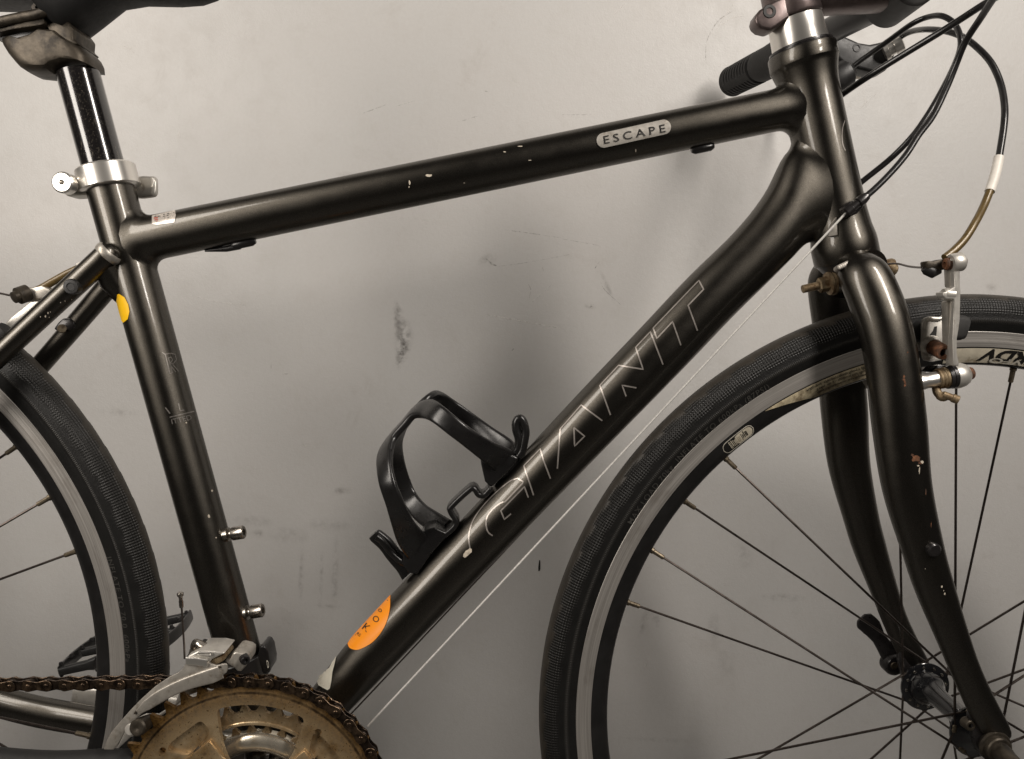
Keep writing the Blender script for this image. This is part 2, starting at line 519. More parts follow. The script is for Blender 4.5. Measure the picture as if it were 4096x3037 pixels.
def inside(x, y, poly):
    c = False; j = len(poly) - 1
    for i in range(len(poly)):
        xi, yi = poly[i]; xj, yj = poly[j]
        if (yi > y) != (yj > y) and x < (xj - xi) * (y - yi) / (yj - yi) + xi: c = not c
        j = i
    return c
def text2d(txt, bold=0.0, space=1.0):
    """letters as flat triangles: list of (x, y), faces; cap height about 0.7"""
    cu = bpy.data.curves.new('t', 'FONT'); cu.body = txt; cu.space_character = space; cu.offset = bold
    cu.resolution_u = 3
    o = bpy.data.objects.new('t', cu); COL.objects.link(o)
    dg = bpy.context.evaluated_depsgraph_get(); dg.update()
    me = o.evaluated_get(dg).to_mesh()
    vs = [(v.co.x, v.co.y) for v in me.vertices]; fs = [tuple(p.vertices) for p in me.polygons]
    o.evaluated_get(dg).to_mesh_clear()
    bpy.data.objects.remove(o); bpy.data.curves.remove(cu)
    return vs, fs
def decal_text(bvh, txt, org, ux, uy, off=.0004, bold=0.0, space=1.0, fit=False):
    """org: photo position of the baseline start; ux, uy: photo vectors of one unit right / up (fit: ux = whole width)"""
    vs, fs = text2d(txt, bold, space); mb = MB()
    if fit:
        x0 = min(v[0] for v in vs); w = max(v[0] for v in vs) - x0; vs = [((x - x0) / w, y) for x, y in vs]
    for x, y in vs:
        p, _ = hit(bvh, org[0] + ux[0] * x + uy[0] * y, org[1] + ux[1] * x + uy[1] * y, off)
        mb.v.append(p if p is not None else V((0, 0, 9)))
    fs = [f for f in fs if all(mb.v[i].z < 5 for i in f)]
    keep = sorted({i for f in fs for i in f}); mp = {o: k for k, o in enumerate(keep)}
    mb.v = [mb.v[i] for i in keep]; mb.f = [tuple(mp[i] for i in f) for f in fs]
    return mb

# ------------------------------------------------------------------ setting
def struct(o): o['kind'] = 'structure'; return o
mb = MB(); a = .02
mb.grid([[(-2.5, WALL_Y, GROUND_Z - .05), (2.5, WALL_Y, GROUND_Z - .05)], [(-2.5, WALL_Y, 2.0), (2.5, WALL_Y, 2.0)]], False)
wall = struct(mb.build('wall', 'wall', None))
wall['label'] = 'scuffed warm grey painted wall behind the bicycle'; wall['category'] = 'wall'
# rubs and chips in the wall paint (thin skins on the wall)
for (px, py, wx, wz, pale, amt, tilt) in ((1590, 1265, .006, .022, 0, .75, .12), (1602, 1310, .009, .026, 0, .9, .12), (1614, 1350, .013, .026, 0, .95, .0), (1612, 1385, .010, .024, 0, .95, -.1), (1604, 1425, .007, .018, 0, .85, -.15),
        (1205, 2300, 0.004, 0.04, 0, 0.55, 0),
        (1285, 2310, 0.003, 0.045, 0, 0.5, 0),
        (1340, 2300, 0.005, 0.055, 0, 0.7, 0),
        (1320, 2100, 0.03, 0.01, 0, 0.45, 0),
        (1010, 2085, 0.028, 0.008, 0, 0.6, 0),
        (1160, 2140, 0.03, 0.012, 0, 0.45, 0),
        (1030, 2135, 0.012, 0.006, 0, 0.6, 0),
        (1300, 2425, 0.022, 0.004, 0, 0.5, 0),
        (1370, 1965, 0.012, 0.006, 0, 0.7, 0),
        (2860, 2520, 0.01, 0.026, 0, 0.45, 0.2),
        (3130, 2390, 0.032, 0.006, 0, 0.6, 0),
        (2575, 2490, 0.006, 0.022, 0, 0.6, -0.2),
        (2625, 2480, 0.008, 0.012, 0, 0.5, 0.5),
        (2980, 2230, 0.012, 0.02, 0, 0.4, 0.2),
        (2900, 2660, 0.012, 0.02, 0, 0.4, 0.2),
        (2640, 2960, 0.06, 0.004, 0, 0.35, 0),
        (1430, 700, 0.03, 0.004, 0, 0.5, 0.0),
        (2360, 1225, 0.008, 0.004, 0, 1.0, 0.6),
        (2430, 1150, 0.004, 0.02, 0, 0.6, 0.5),
        (1950, 1040, 0.012, 0.01, 0, 0.5, -0.6),
        (480, 1650, 0.03, 0.006, 0, 0.35, 0),
        (3960, 1150, 0.01, 0.006, 0, 0.4, 0),
        (3080, 80, 0.012, 0.008, 0, 0.45, -0.8),
        (3050, 60, 0.003, 0.03, 1, 0.6, -0.6),
        (3420, 430, 0.014, 0.003, 1, 0.5, -0.4),
        (3460, 400, 0.003, 0.02, 1, 0.4, 0.3),
        (500, 190, 0.01, 0.003, 1, 0.6, 0.4),
        (715, 545, 0.003, 0.01, 1, 0.6, 0),
        (1222, 1780, 0.006, 0.004, 1, 0.9, 0.4),
        (1690, 880, 0.05, 0.002, 1, 0.35, 0.2),
        (2180, 1300, 0.05, 0.003, 1, 0.3, 0.3),
        (2583, 2655, 0.002, 0.006, 1, 0.9, 0)):
    q = at(px, py, WALL_Y); mb = MB(); w_, h_ = wx * 1.25, wz * 1.25
    mb.grid([[q + V((-w_ + tilt * h_, -.0004, -h_)), q + V((w_ + tilt * h_, -.0004, -h_))], [q + V((-w_ - tilt * h_, -.0004, h_)), q + V((w_ - tilt * h_, -.0004, h_))]], False)
    mb.uv = [(-1.25, -1.25), (1.25, -1.25), (-1.25, 1.25), (1.25, 1.25)]
    o = mb.build('paint_chip' if pale else 'scuff_mark', 'scuff_pale' if pale else 'scuff_dark', wall)
    o.color = (1, 1, 1, amt)
zW, zT = zone(700, 900, 1.114), zone(1000, 0, 1.114)
for pale, w_, z_, pts_ in ((0, .0007, zW, ((1470, 22), (1600, 40), (1720, 58))), (0, .0006, zW, ((1720, 62), (1850, 85), (1890, 92))), (0, .0018, zW, ((1385, 150), (1410, 172), (1440, 185))),
        (0, .0005, zW, ((1440, 185), (1540, 172), (1640, 155), (1760, 132))), (0, .0009, zW, ((1635, 185), (1644, 212))), (0, .0009, zW, ((1890, 165), (1870, 195))), (0, .0007, zW, ((1895, 250), (1915, 290), (1985, 355))),
        (0, .0018, zW, ((1848, 368), (1866, 352))), (0, .0008, zW, ((1500, 562), (1511, 550))), (0, .0010, zW, ((1575, 265), (1585, 290), (1578, 325))), (1, .0012, zW, ((1390, 400), (1500, 420), (1700, 458))), (1, .0007, zW, ((1680, 265), (1620, 320), (1590, 345))),
        (1, .0006, zW, ((90, 320), (200, 345), (320, 358))), (0, .0008, zW, ((430, 610), (428, 640))), (0, .0010, zW, ((475, 664), (505, 664))), (0, .0008, zT, ((1035, 405), (1062, 410))), (0, .0006, zT, ((505, 505), (560, 485), (605, 468))),
        (1, .0006, zT, ((640, 478), (735, 450))), (0, .0009, zT, ((2150, 50), (2090, 90), (2050, 150), (2032, 200), (2030, 270))), (1, .0012, zT, ((2152, 20), (2110, 80), (2080, 130))), (1, .0010, zT, ((2205, 72), (2150, 80), (2100, 112))),
        (1, .0008, zT, ((1625, 65), (1670, 18))), (1, .0010, zT, ((2065, 295), (2132, 290))), (0, .0007, zT, ((945, 540), (1015, 518))), (0, .0006, zT, ((1380, 512), (1520, 512))), (1, .0010, zone(2800, 0, 1.719), ((1110, 740), (1160, 690), (1210, 650))),
        (1, .0008, zone(2800, 0, 1.719), ((1000, 720), (1080, 690))), (1, .0009, zone(0, 0, 2.36), ((1160, 440), (1220, 450), (1265, 500))), (1, .0010, zone(0, 0, 2.36), ((1698, 1250), (1690, 1300)))):
    P = [at(*z_(*q), WALL_Y) + V((0, -.0004, 0)) for q in pts_]; P = catmull(P, 5); rows = []
    for i, p in enumerate(P):
        t_ = (P[min(i + 1, len(P) - 1)] - P[max(i - 1, 0)]).normalized(); n_ = V((-t_.z, 0, t_.x)) * w_ * .5 * (1.2 - abs(i / (len(P) - 1) - .5))
        rows.append([p - n_, p + n_])
    mb = MB(); mb.grid(rows, False); mb.build('scratch', 'streak_pale' if pale else 'streak_dark', wall)
q = at(2157, 2263, WALL_Y); mb = MB()
mb.prism([q + V((x, -.0006, z)) for x, z in ((-.0006, .0066), (.0006, .0068), (.0011, .002), (.0014, -.004), (.0006, -.0066), (-.0008, -.0064), (-.0010, -.002))], (0, .0005, 0))
mb.build('pen_mark', 'print_black', wall)
mb = MB(); mb.grid([[(-2.5, -2.5, GROUND_Z), (2.5, -2.5, GROUND_Z)], [(-2.5, WALL_Y + .05, GROUND_Z), (2.5, WALL_Y + .05, GROUND_Z)]], False)
fl = struct(mb.build('floor', 'floor_paint', None))
fl['label'] = 'grey workshop floor under the bicycle wheels'; fl['category'] = 'floor'

bike = empty('bicycle', None, (0, 0, 0))
bike['label'] = 'dark charcoal hybrid bicycle with triple chainset and empty bottle cage against grey wall'
bike['category'] = 'bicycle'

# ------------------------------------------------------------------ frame tubes
def frame_tube(stations, n=40, m=70, endA=None, endB=None, k=.010):
    """stations: (centre, in-plane half axis vector, y half depth). endA / endB: (point, dir, radius) cylinder it is welded to"""
    cs = [V(s[0]) for s in stations]
    L = [0.0]
    for i in range(1, len(cs)): L.append(L[-1] + (cs[i] - cs[i - 1]).length)
    C1 = catmull(cs, 12)
    A1 = catmull([V(s[1]) for s in stations], 12)
    B1 = catmull([V((s[2], 0, 0)) for s in stations], 12)
    N = len(C1)
    acc = [0.0]
    for i in range(1, N): acc.append(acc[-1] + (C1[i] - C1[i - 1]).length)
    def pt(sv, th):
        sv = max(0, min(acc[-1], sv)); i = 0
        lo, hi = 0, N - 1
        while hi - lo > 1:
            md = (lo + hi) // 2
            if acc[md] <= sv: lo = md
            else: hi = md
        f = (sv - acc[lo]) / max(1e-9, acc[hi] - acc[lo])
        c = C1[lo].lerp(C1[hi], f); a_ = A1[lo].lerp(A1[hi], f); b_ = B1[lo].x * (1 - f) + B1[hi].x * f
        return c + a_ * cos(th) + YH * b_ * sin(th), c
    def sd(p, cyl):
        o, d, r = cyl; w = p - o; return (w - d * w.dot(d)).length - r
    def proj_cyl(p, cyl):
        o, d, r = cyl; w = p - o; ax = o + d * w.dot(d); return ax + (p - ax).normalized() * (r - .0003)
    rows = None; cols = []
    T = acc[-1]
    for j in range(n):
        th = 2 * pi * j / n
        s0, s1 = 0.0, T
        col_pre, col_post = [], []
        if endA:
            s = T * .5
            while s > 0 and sd(pt(s, th)[0], endA) > 0: s -= T / 400
            s0 = max(s, 0)
        if endB:
            s = T * .5
            while s < T and sd(pt(s, th)[0], endB) > 0: s += T / 400
            s1 = min(s, T)
        def fil(sh, cyl, sgn):
            h, c = pt(sh, th); o, d, r = cyl
            w = h - o; nn = (w - d * w.dot(d)).normalized()
            out = (h - c).normalized(); tn = out - nn * out.dot(nn)
            tn = tn.normalized() if tn.length > 1e-4 else d
            p0, _ = pt(sh + sgn * k, th); p2 = proj_cyl(h + tn * k, cyl)
            return [p0 * (1 - t) ** 2 + h * 2 * t * (1 - t) + p2 * t * t for t in (1, .83, .67, .5, .33, .17)]
        if endA: col_pre = fil(s0, endA, 1)
        if endB: col_post = fil(s1, endB, -1)[::-1]
        a0 = s0 + (k if endA else 0); a1 = s1 - (k if endB else 0)
        body = [pt(a0 + (a1 - a0) * i / m, th)[0] for i in range(m + 1)]
        cols.append(col_pre + body + col_post)
    mb = MB()
    mb.loft([[cols[j][i] for j in range(n)] for i in range(len(cols[0]))], not endA, not endB)
    return mb
def st(px, py, w, dy=1.0, ang=None, y=0.0):
    c = at(px, py, y); r = w * .5 * mpp(c)
    return c, r, r * dy
def straight(p0, r0, p1, r1, ext0=0.0, ext1=0.0, dy=1.0, n=5):
    """stations of a straight tube from p0 to p1, prolonged at both ends"""
    d = (p1 - p0).normalized(); up = V((-d.z, 0, d.x))
    a = p0 - d * ext0; b = p1 + d * ext1; o = []
    for i in range(n):
        t = i / (n - 1); r = r0 + (r1 - r0) * t
        o.append((a.lerp(b, t), up * r, r * dy))
    return o

BBc = at(1005, 3243, RING_Y)
BB = V((BBc.x, 0, BBc.z))
seat_a, seat_b = at(452, 790), at(948, 2576)
seat_d = (seat_a - seat_b).normalized()
SEAT_R = 90 * mpp(seat_a)
head_a, head_b = at(3213, 240), at(3376, 987)
head_d = (head_a - head_b).normalized()
HEAD_R = 110.5 * mpp(head_a)
SEAT_CYL = (seat_b, seat_d, SEAT_R); HEAD_CYL = (head_b, head_d, HEAD_R)
BB_CYL = (BB, YH, .0215)

# head tube with flared ends
Lh = (head_a - head_b).length
mb = MB()
prof = []
for t, w in ((-.075, 244), (-.07, 249), (.0, 250), (.03, 247), (.09, 232), (.17, 223), (.35, 220), (.6, 220), (.78, 221), (.86, 225), (.91, 236), (.945, 250), (.968, 259), (.972, 264), (.976, 266), (1.040, 264), (1.046, 258), (1.046, 236)):
    prof.append((t * Lh, w * .5 * mpp(head_b.lerp(head_a, t))))
mb.lathe(head_b, head_d, prof, 56)
head_bvh = mb.bvh()
head = mb.build('head_tube', 'paint', bike, 40)

# top tube
tl, tr = at(690, 936), at(2800, 504)
d = (tr - tl).normalized()
top_mb = frame_tube(straight(tl, 89 * mpp(tl), tr, 81.5 * mpp(tr), .085, .075, n=8), endA=SEAT_CYL, endB=HEAD_CYL, k=.011)
top_tube = top_mb.build('top_tube', 'paint', bike, 60); top_bvh = top_mb.bvh()

# seat tube
b0 = seat_b + seat_d * (-.125)
mb = frame_tube(straight(BB.lerp(seat_b, .0), SEAT_R * .97, seat_a, SEAT_R, 0, .006, n=6), endA=BB_CYL, k=.008)
seat_tube = mb.build('seat_tube', 'paint', bike, 60); seat_bvh = mb.bvh()

# down tube, deep at the head
def dst(u, l, yy):
    U, L_ = at(*u), at(*l); return ((U + L_) * .5, (U - L_) * .5, yy)
d1 = dst((1563, 2382), (1708, 2521), .0195)
dirn = (at(2381, 1668) - at(1635, 2451)).normalized()
down_mb = frame_tube([
    dst((1120, 2910), (1240, 2995), .0165), dst((1205, 2810), (1330, 2912), .0175), dst((1290, 2700), (1425, 2815), .0185), dst((1395, 2566), (1546, 2690), .0192), d1,
    dst((1930, 1990), (2085, 2134), .0200), dst((2300, 1590), (2463, 1747), .0205), dst((2560, 1315), (2727, 1478), .0210), dst((2754, 1109), (2924, 1272), .0212),
    dst((2942, 925), (3070, 1128), .0212), dst((3060, 775), (3160, 1038), .0208), dst((3140, 620), (3225, 975), .0200), dst((3215, 560), (3320, 935), .0195),
    ], endA=BB_CYL, endB=HEAD_CYL, k=.009, m=110)
down_tube = down_mb.build('down_tube', 'paint', bike, 60); down_bvh = down_mb.bvh()

# bottom bracket shell
mb = MB(); mb.lathe(BB + V((0, -.034, 0)), YH, [(0, .0205), (.001, .0215), (.067, .0215), (.068, .0205)], 40)
mb.build('bottom_bracket_shell', 'paint', bike)

# seat stays and chain stays (the far ones mirror the near ones)
def mirror_y(mb):
    o = MB(); o.v = [V((p.x, -p.y, p.z)) for p in mb.v]; o.f = [tuple(reversed(f)) for f in mb.f]; return o
drop = HUB_R + V((.012, -.064, .012))
s_top = at(436, 1012, -.019); s_mid = at(0, 1417, -.034)
def stay(pts, ra, ny, n=28):
    P = catmull(pts, 10); R_ = interp(ra, len(P)); rings = []
    for i, p in enumerate(P):
        t = (P[min(i + 1, len(P) - 1)] - P[max(i - 1, 0)]).normalized()
        u = t.cross(YH).normalized(); w = u.cross(t)
        rings.append([p + u * R_[i] * cos(2 * pi * k / n) + w * R_[i] * ny * sin(2 * pi * k / n) for k in range(n)])
    return rings
def dome(rings, at_start=True, k=.8):
    """close a tube end with a rounded cap"""
    r0 = rings[0] if at_start else rings[-1]; r1 = rings[1] if at_start else rings[-2]
    c = sum(r0, V()) / len(r0); c1 = sum(r1, V()) / len(r1); t = (c - c1).normalized(); rr = (r0[0] - c).length
    ex = []
    for a in (30, 55, 75, 88):
        ex.append([c + (p - c) * cos(radians(a)) + t * rr * k * sin(radians(a)) for p in r0])
    return (ex[::-1] + rings) if at_start else (rings + ex)
stay_rings = dome(stay([s_top, s_mid, s_mid.lerp(drop, .5) + V((0, -.004, .002)), drop], [.0088, .0078, .0076, .0068], 1.0))
mb = MB(); mb.loft(stay_rings)
ssb = mb.bvh()
seat_stay = mb.build('seat_stay', 'paint', bike, 60)
far_stay = mirror_y(mb).build('seat_stay', 'paint', bike, 60)
# weld knuckle of the near stay; a dull alloy ring paints in its highlight
mb = MB(); tdir = (s_top - s_mid).normalized()
mb.lathe(s_top - tdir * .004, tdir, [(0, .0089), (.001, .0096), (.0032, .0099), (.0055, .0094), (.0062, .0088)], 36)
mb.build('weld_bead', 'alloy_dull', seat_stay)
# bridge between stay and seat tube
for sgn in (-1, 1):
    mb = MB(); q = s_top.copy(); q.y *= -sgn
    mb.tube([q + V((-.006, 0, -.004)), V((q.x - .002, q.y * .55, q.z - .020)), V((q.x + .008, 0, q.z - .034))], [.0080, .0095, .0095], 20)
    mb.build('stay_gusset', 'paint', seat_stay if sgn > 0 else far_stay, 60)
# rack boss plug on the near stay
z3 = zone(0, 650, 1.9435); zs = zone(0, 1000, 3.304)
pp, nn = hit(ssb, *zs(950, 485), 0)
mb = MB(); mb.lathe(pp - YH * -.002, V((.05, -1, -.05)), [(-.004, .0056), (.003, .0058), (.0042, .0050), (.0044, .0030), (.0038, .0026), (.0038, .0001)], 28)
mb.build('boss_plug', 'black_plastic', seat_stay)
for (x, y, w) in ((800, 695, 10), (860, 675, 9), (635, 830, 16), (600, 880, 16), (535, 885, 9), (650, 890, 9), (945, 655, 8), (1062, 605, 9), (665, 820, 9)):
    q = zs(x, y); r = w / 3.304
    poly = [(q[0] + r * random.uniform(.6, 1.1) * cos(a * pi / 3) * .7, q[1] + r * random.uniform(.7, 1.3) * sin(a * pi / 3)) for a in range(6)]
    decal_poly(ssb, poly, .0002, 3).build('paint_chip', 'chip_pale', seat_stay)

for sgn, p1, p2, pe_ in ((-1, V((-.2556, -.045, -.3520)), V((-.350, -.051, -.3505)), V((HUB_R.x + .012, -.064, -.316))), (1, V((-.333, .050, -.3712)), V((-.414, .053, -.3590)), V((HUB_R.x + .012, .064, -.322)))):
    mb = MB(); mb.loft(stay([BB + V((-.012, .026 * sgn, .002)), p1, p2, pe_], [.0140, .0132, .0130, .0098], .82)); mb.build('chain_stay', 'saddle_black' if sgn < 0 else 'paint', bike, 60)

# ------------------------------------------------------------------ prints on the tubes
z18, z23, z14 = zone(1800, 1700, 2.753), zone(2300, 1050, 2.2029), zone(1400, 1500, 1.8356)
def L(z, *p): return [z(*q) for q in p]
def smooth2(pts, m=6): return [(p.x, p.y) for p in catmull([V((x, y, 0)) for x, y in pts], m)]
giant = [
    smooth2(L(z18, (222, 1370), (207, 1250), (222, 1150), (262, 1040), (340, 925), (450, 800), (560, 700), (660, 622), (745, 588))) + L(z18, (805, 625), (800, 642), (605, 848), (592, 846))
    + smooth2(L(z18, (585, 850), (540, 872), (470, 930), (420, 992), (398, 1060), (402, 1130), (424, 1185), (470, 1220))),
    L(z18, (862, 800), (820, 680), (560, 945), (598, 1040), (672, 978)),
    L(z18, (1105, 590), (1030, 390), (995, 265), (815, 450), (835, 520), (880, 650), (920, 775)),
    [z18(1182, 480), (2241, 1719), (2244, 1714), (2325, 1621), z23(240, 1395)],
    [(2296, 1711), (2338, 1745), (2298, 1785), (2296, 1711)],
    L(z23, (312, 1345), (220, 1085), (385, 908), (600, 942), (535, 750), (665, 612), (775, 900)),
    L(z23, (450, 1180), (415, 1083), (540, 1105)),
    L(z23, (1078, 600), (997, 380), (1133, 238), (1092, 160), (690, 580), (722, 670), (860, 522), (932, 730)),
]
decal_lines(down_bvh, giant, .0011).build('lettering', 'letter_silver', down_tube)
zw = zone(1800, 1700, 2.753)
decal_poly(down_bvh, L(z18, (145, 1450), (150, 1420), (175, 1385), (205, 1370), (215, 1355), (240, 1365), (240, 1400), (215, 1420), (195, 1440), (165, 1462)), .0004, 6).build('paint_chip', 'chip_pale', down_tube)
# orange round sticker wrapped over the down tube
z6 = zone(0, 2200, 1.3925)
orp = smooth2(L(z6, (2177, 252), (2172, 340), (2142, 430), (2080, 510), (2000, 555), (1952, 548), (1938, 522)), 4) + L(z6, (1965, 480), (2050, 388), (2120, 305))
mb = decal_poly(down_bvh, orp, .0005, 10)
osk = mb.build('orange_sticker', 'sticker_orange', down_tube)
osk['label'] = 'bright orange round sticker'
zt = zone(700, 2000, 2.36)
tx, ty = (43 * .72, -43 * .70), (-34, -36)
mk = MB()
def add(mk, dm):
    b = len(mk.v); mk.v += dm.v; mk.f += [tuple(b + i for i in f) for f in dm.f]
add(mk, decal_text(down_bvh, 'K', (1447, 2514), (34, 26), (26, -34), .0007))
add(mk, decal_text(down_bvh, 'RS', (1427, 2538), (13.6, 10), (10, -13.6), .0007))
add(mk, decal_text(down_bvh, 'O', (1488, 2478), (27, 21), (21, -27), .0007))
add(mk, decal_text(down_bvh, 'o', (1512, 2444), (24, 18), (18, -24), .0007))
mk.build('sticker_print', 'print_black', down_tube)
# torn cream sticker sticking out at the foot of the down tube
z5 = zone(900, 2550, 3.183)
poly = L(z5, (1425, 240), (1405, 330), (1375, 440), (1360, 560), (1340, 650), (1310, 672), (1250, 640), (1195, 610), (1175, 560), (1190, 490), (1225, 440), (1255, 408), (1262, 430), (1285, 440), (1300, 415), (1335, 390), (1370, 320))
decal_poly(down_bvh, poly, .0006, 8).build('torn_sticker', 'sticker_cream', down_tube)
mk = MB()
for i in range(5):
    x_, y_ = 1188 + 9 * i, 492 + 30 * i
    dm = decal_poly(down_bvh, L(z5, (x_, y_), (x_ + 42, y_ - 22), (x_ + 46, y_ - 10), (x_ + 4, y_ + 12)), .0009, 4)
    b = len(mk.v); mk.v += dm.v; mk.f += [tuple(b + q_ for q_ in f_) for f_ in dm.f]
mk.build('sticker_print', 'print_white', down_tube)
# seat tube prints
z4 = zone(400, 1200, 1.8357)
seatlines = [L(z4, (455, 385), (478, 400), (512, 542), (530, 535), (500, 425)), L(z4, (470, 400), (520, 392), (550, 400), (560, 440), (540, 465), (510, 470)),
             L(z4, (498, 428), (520, 420), (532, 440), (520, 458), (508, 462)), L(z4, (530, 470), (575, 525)), L(z4, (515, 480), (555, 530))]
decal_lines(seat_bvh, seatlines, .0008).build('lettering', 'letter_faint', seat_tube)
mk = decal_lines(seat_bvh, [L(z4, (575, 760), (588, 815), (618, 808)), L(z4, (510, 862), (690, 818)), L(z4, (480, 790), (515, 835))], .0009)
add(mk, decal_text(seat_bvh, 'ITTED', z4(530, 912), (78, -18), (-7, -28), .0004, .01, fit=True))
mk.build('lettering', 'letter_faint', seat_tube)
ylp = L(z3, (893, 1030), (930, 1023), (970, 1048), (1000, 1105), (1009, 1160), (996, 1218), (962, 1246), (948, 1238), (936, 1200), (915, 1110))
mb = decal_poly(seat_bvh, ylp, .0004, 8)
ysk = mb.build('yellow_sticker', 'sticker_yellow', seat_tube); ysk['label'] = 'round yellow sticker wrapped round the seat tube'
# badge on the top tube
z22 = zone(2200, 400, 3.183)
def pill(c0, c1, hh, n=10):
    a = atan2(c1[1] - c0[1], c1[0] - c0[0]); o = []
    for k in range(n + 1):
        t = a - pi / 2 + pi * k / n; o.append((c1[0] + hh * cos(t), c1[1] + hh * sin(t)))
    for k in range(n + 1):
        t = a + pi / 2 + pi * k / n; o.append((c0[0] + hh * cos(t), c0[1] + hh * sin(t)))
    return o
c0, c1 = z22(682, 518), z22(1448, 348)
mb = decal_poly(top_bvh, pill(c0, c1, 28.5), .0007, 9)
badge = mb.build('badge', 'badge_silver', top_tube); badge['label'] = 'silver pill-shaped name badge'
add(mk := MB(), decal_text(top_bvh, 'ESCAPE', z22(686, 563), (246, -48.5), (-6, -42), .0011, 0.004, 1.45, True))
mk.build('badge_lettering', 'print_black', top_tube)
# fix: letters stand upright, their up vector points up the photo
lab = decal_poly(top_bvh, L(zone(500, 800, 3.183), (345, 205), (640, 135), (650, 200), (630, 290), (410, 320), (345, 310)), .0004, 12)
lab.build('clear_label', 'label_clear', top_tube)
mk = MB(); zl = zone(500, 800, 3.183)
for (x, y, w, h) in ((380, 215, 22, 8), (425, 212, 20, 10), (490, 190, 18, 9), (540, 180, 26, 8), (490, 215, 20, 7), (535, 205, 24, 7), (545, 230, 18, 7), (500, 235, 16, 6), (620, 170, 12, 8)):
    add(mk, decal_poly(top_bvh, L(zl, (x, y), (x + w, y - 5), (x + w, y + h - 5), (x, y + h)), .0006, 4))
mk.build('label_print', 'print_black', top_tube)
mk = MB()
for (x, y, w, h) in ((372, 232, 50, 14), (380, 255, 45, 12), (400, 275, 20, 10)):
    add(mk, decal_poly(top_bvh, L(zl, (x, y), (x + w, y - 9), (x + w, y + h - 9), (x, y + h)), .0006, 5))
mk.build('label_print', 'label_red', top_tube)
zz = lambda x, y: (x * 1.8384, y * 1.8384)
for (x, y, rx, ry) in ((933, 382, 11, 4), (891, 397, 3, 8), (890, 407, 2.5, 3), (1131, 319, 8, 1.6), (1098, 331, 5, 1.6), (1383, 328, 2, 5), (1153, 349, 5, 1.5), (1010, 398, 2, 1.2)):
    poly = []
    for a in range(9):
        k = random.uniform(.65, 1.15); poly.append((zz(x, y)[0] + rx * 1.35 * k * cos(a * 2 * pi / 9), zz(x, y)[1] + ry * 1.35 * k * sin(a * 2 * pi / 9)))
    decal_poly(top_bvh, poly, .0002, 4).build('paint_chip', 'chip_pale', top_tube)
for (x, y, rx, ry) in ((455, 1125, 3, 3), (454, 1123, 3, 5), (461, 1068, 3, 3), (470, 1170, 2, 2), (405, 920, 2.5, 2.5)):
    q = zz(x, y)
    decal_poly(seat_bvh, [(q[0] + rx * 1.4 * cos(a), q[1] + ry * 1.4 * sin(a)) for a in (0, 1.1, 2.2, 3.3, 4.4, 5.4)], .0002, 4).build('paint_chip', 'chip_pale', seat_tube)
# thin ring of the maker's crest on the front of the head tube
mk = decal_lines(head_bvh, [smooth2(L(zone(2900, 0, 2.754), (1318, 1330), (1296, 1400), (1287, 1480), (1290, 1560), (1305, 1620), (1325, 1660)), 5)], .0008)
mk.build('crest', 'letter_silver', head)

# cable stops under the top tube
def stop_block(px0, px1, w, depth, m, par, y=0.0, name='cable_stop'):
    a_, b_ = at(*px0, y), at(*px1, y); d_ = (b_ - a_).normalized(); u_ = V((-d_.z, 0, d_.x))
    mb = MB(); mb.tube([a_, a_.lerp(b_, .15), a_.lerp(b_, .5), a_.lerp(b_, .85), b_], [w * .55, w, w, w, w * .6], 16)
    mb.build(name, m, par); return mb
for (p, q, r) in (((925, 984), (1022, 963), .0036), ((2765, 602), (2855, 583), .0036)):
    stop_block(p, q, r, 0, 'black_satin', top_tube)
mb = MB(); mb.tube([at(820, 1003), at(905, 996), at(960, 985)], [.001, .0024, .0026], 10); mb.build('cable_housing', 'cable_black', top_tube)
# bolts left in the bottle bosses of the seat tube
for (x, y) in ((565, 325), (745, 1062)):
    q = at(*zt(x - 55, y), -.004); ax = V((.96, -.08, .22)).normalized()
    mb = MB(); mb.lathe(q, ax, [(-.006, .0050), (.0, .0056), (.0005, .0030), (.0028, .0030), (.0029, .0050), (.0035, .0054), (.0115, .0054), (.0123, .0047), (.0123, .0026), (.009, .0024), (.009, .0001)], 26)
    mb.build('boss_bolt', 'steel', seat_tube)

# ------------------------------------------------------------------ seat post, collar, saddle
z1, z0 = zone(0, 0, 2.36), zone(0, 0, 5.5075)
sp_a, sp_b = at(318, 314), at(413, 665)
sdir = (sp_a - sp_b).normalized(); SPR = 80.5 * mpp(sp_a)
mb = MB(); mb.lathe(sp_b - sdir * .06, sdir, [(0, SPR), (.06 + (sp_a - sp_b).length + .004, SPR)], 48)
post = mb.build('seat_post', 'gloss', bike)
clampc = sp_a + sdir * .004
# cast head of the post
poly = L(z0, (250, 1000), (285, 1130), (390, 1300), (540, 1480), (640, 1590), (760, 1665), (1000, 1690), (1290, 1690), (1400, 1590), (1720, 1500), (2160, 1545), (2145, 1400), (2080, 1270), (1950, 1130), (1800, 1030), (1690, 955), (1500, 800), (1100, 760), (900, 900), (600, 980), (380, 930))
mb = MB()
rings = []
for yy, k in ((-.019, .62), (-.0180, .80), (-.0155, .92), (-.011, .985), (-.005, 1.0), (.005, 1.0), (.011, .985), (.0155, .92), (.018, .80), (.019, .62)):
    cx, cy = 1250, 1240
    rings.append([at(z0(cx + (x - cx) * k, cy + (y - cy) * k)[0], z0(cx + (x - cx) * k, cy + (y - cy) * k)[1]) + YH * yy for x, y in
                  [(p[0] * 5.5075, p[1] * 5.5075) for p in poly]])
mb.loft(rings)
mb.build('clamp_head', 'cast_dirty', post, 32)
mb = MB(); mb.prism([at(*q, -.020) for q in L(z0, (-300, 560), (0, 470), (900, 340), (960, 400), (985, 520), (880, 555), (300, 640), (0, 710), (-300, 760))], (0, .040, 0))
mb.build('clamp_plate', 'cast_dirty', post, 40, .0012)
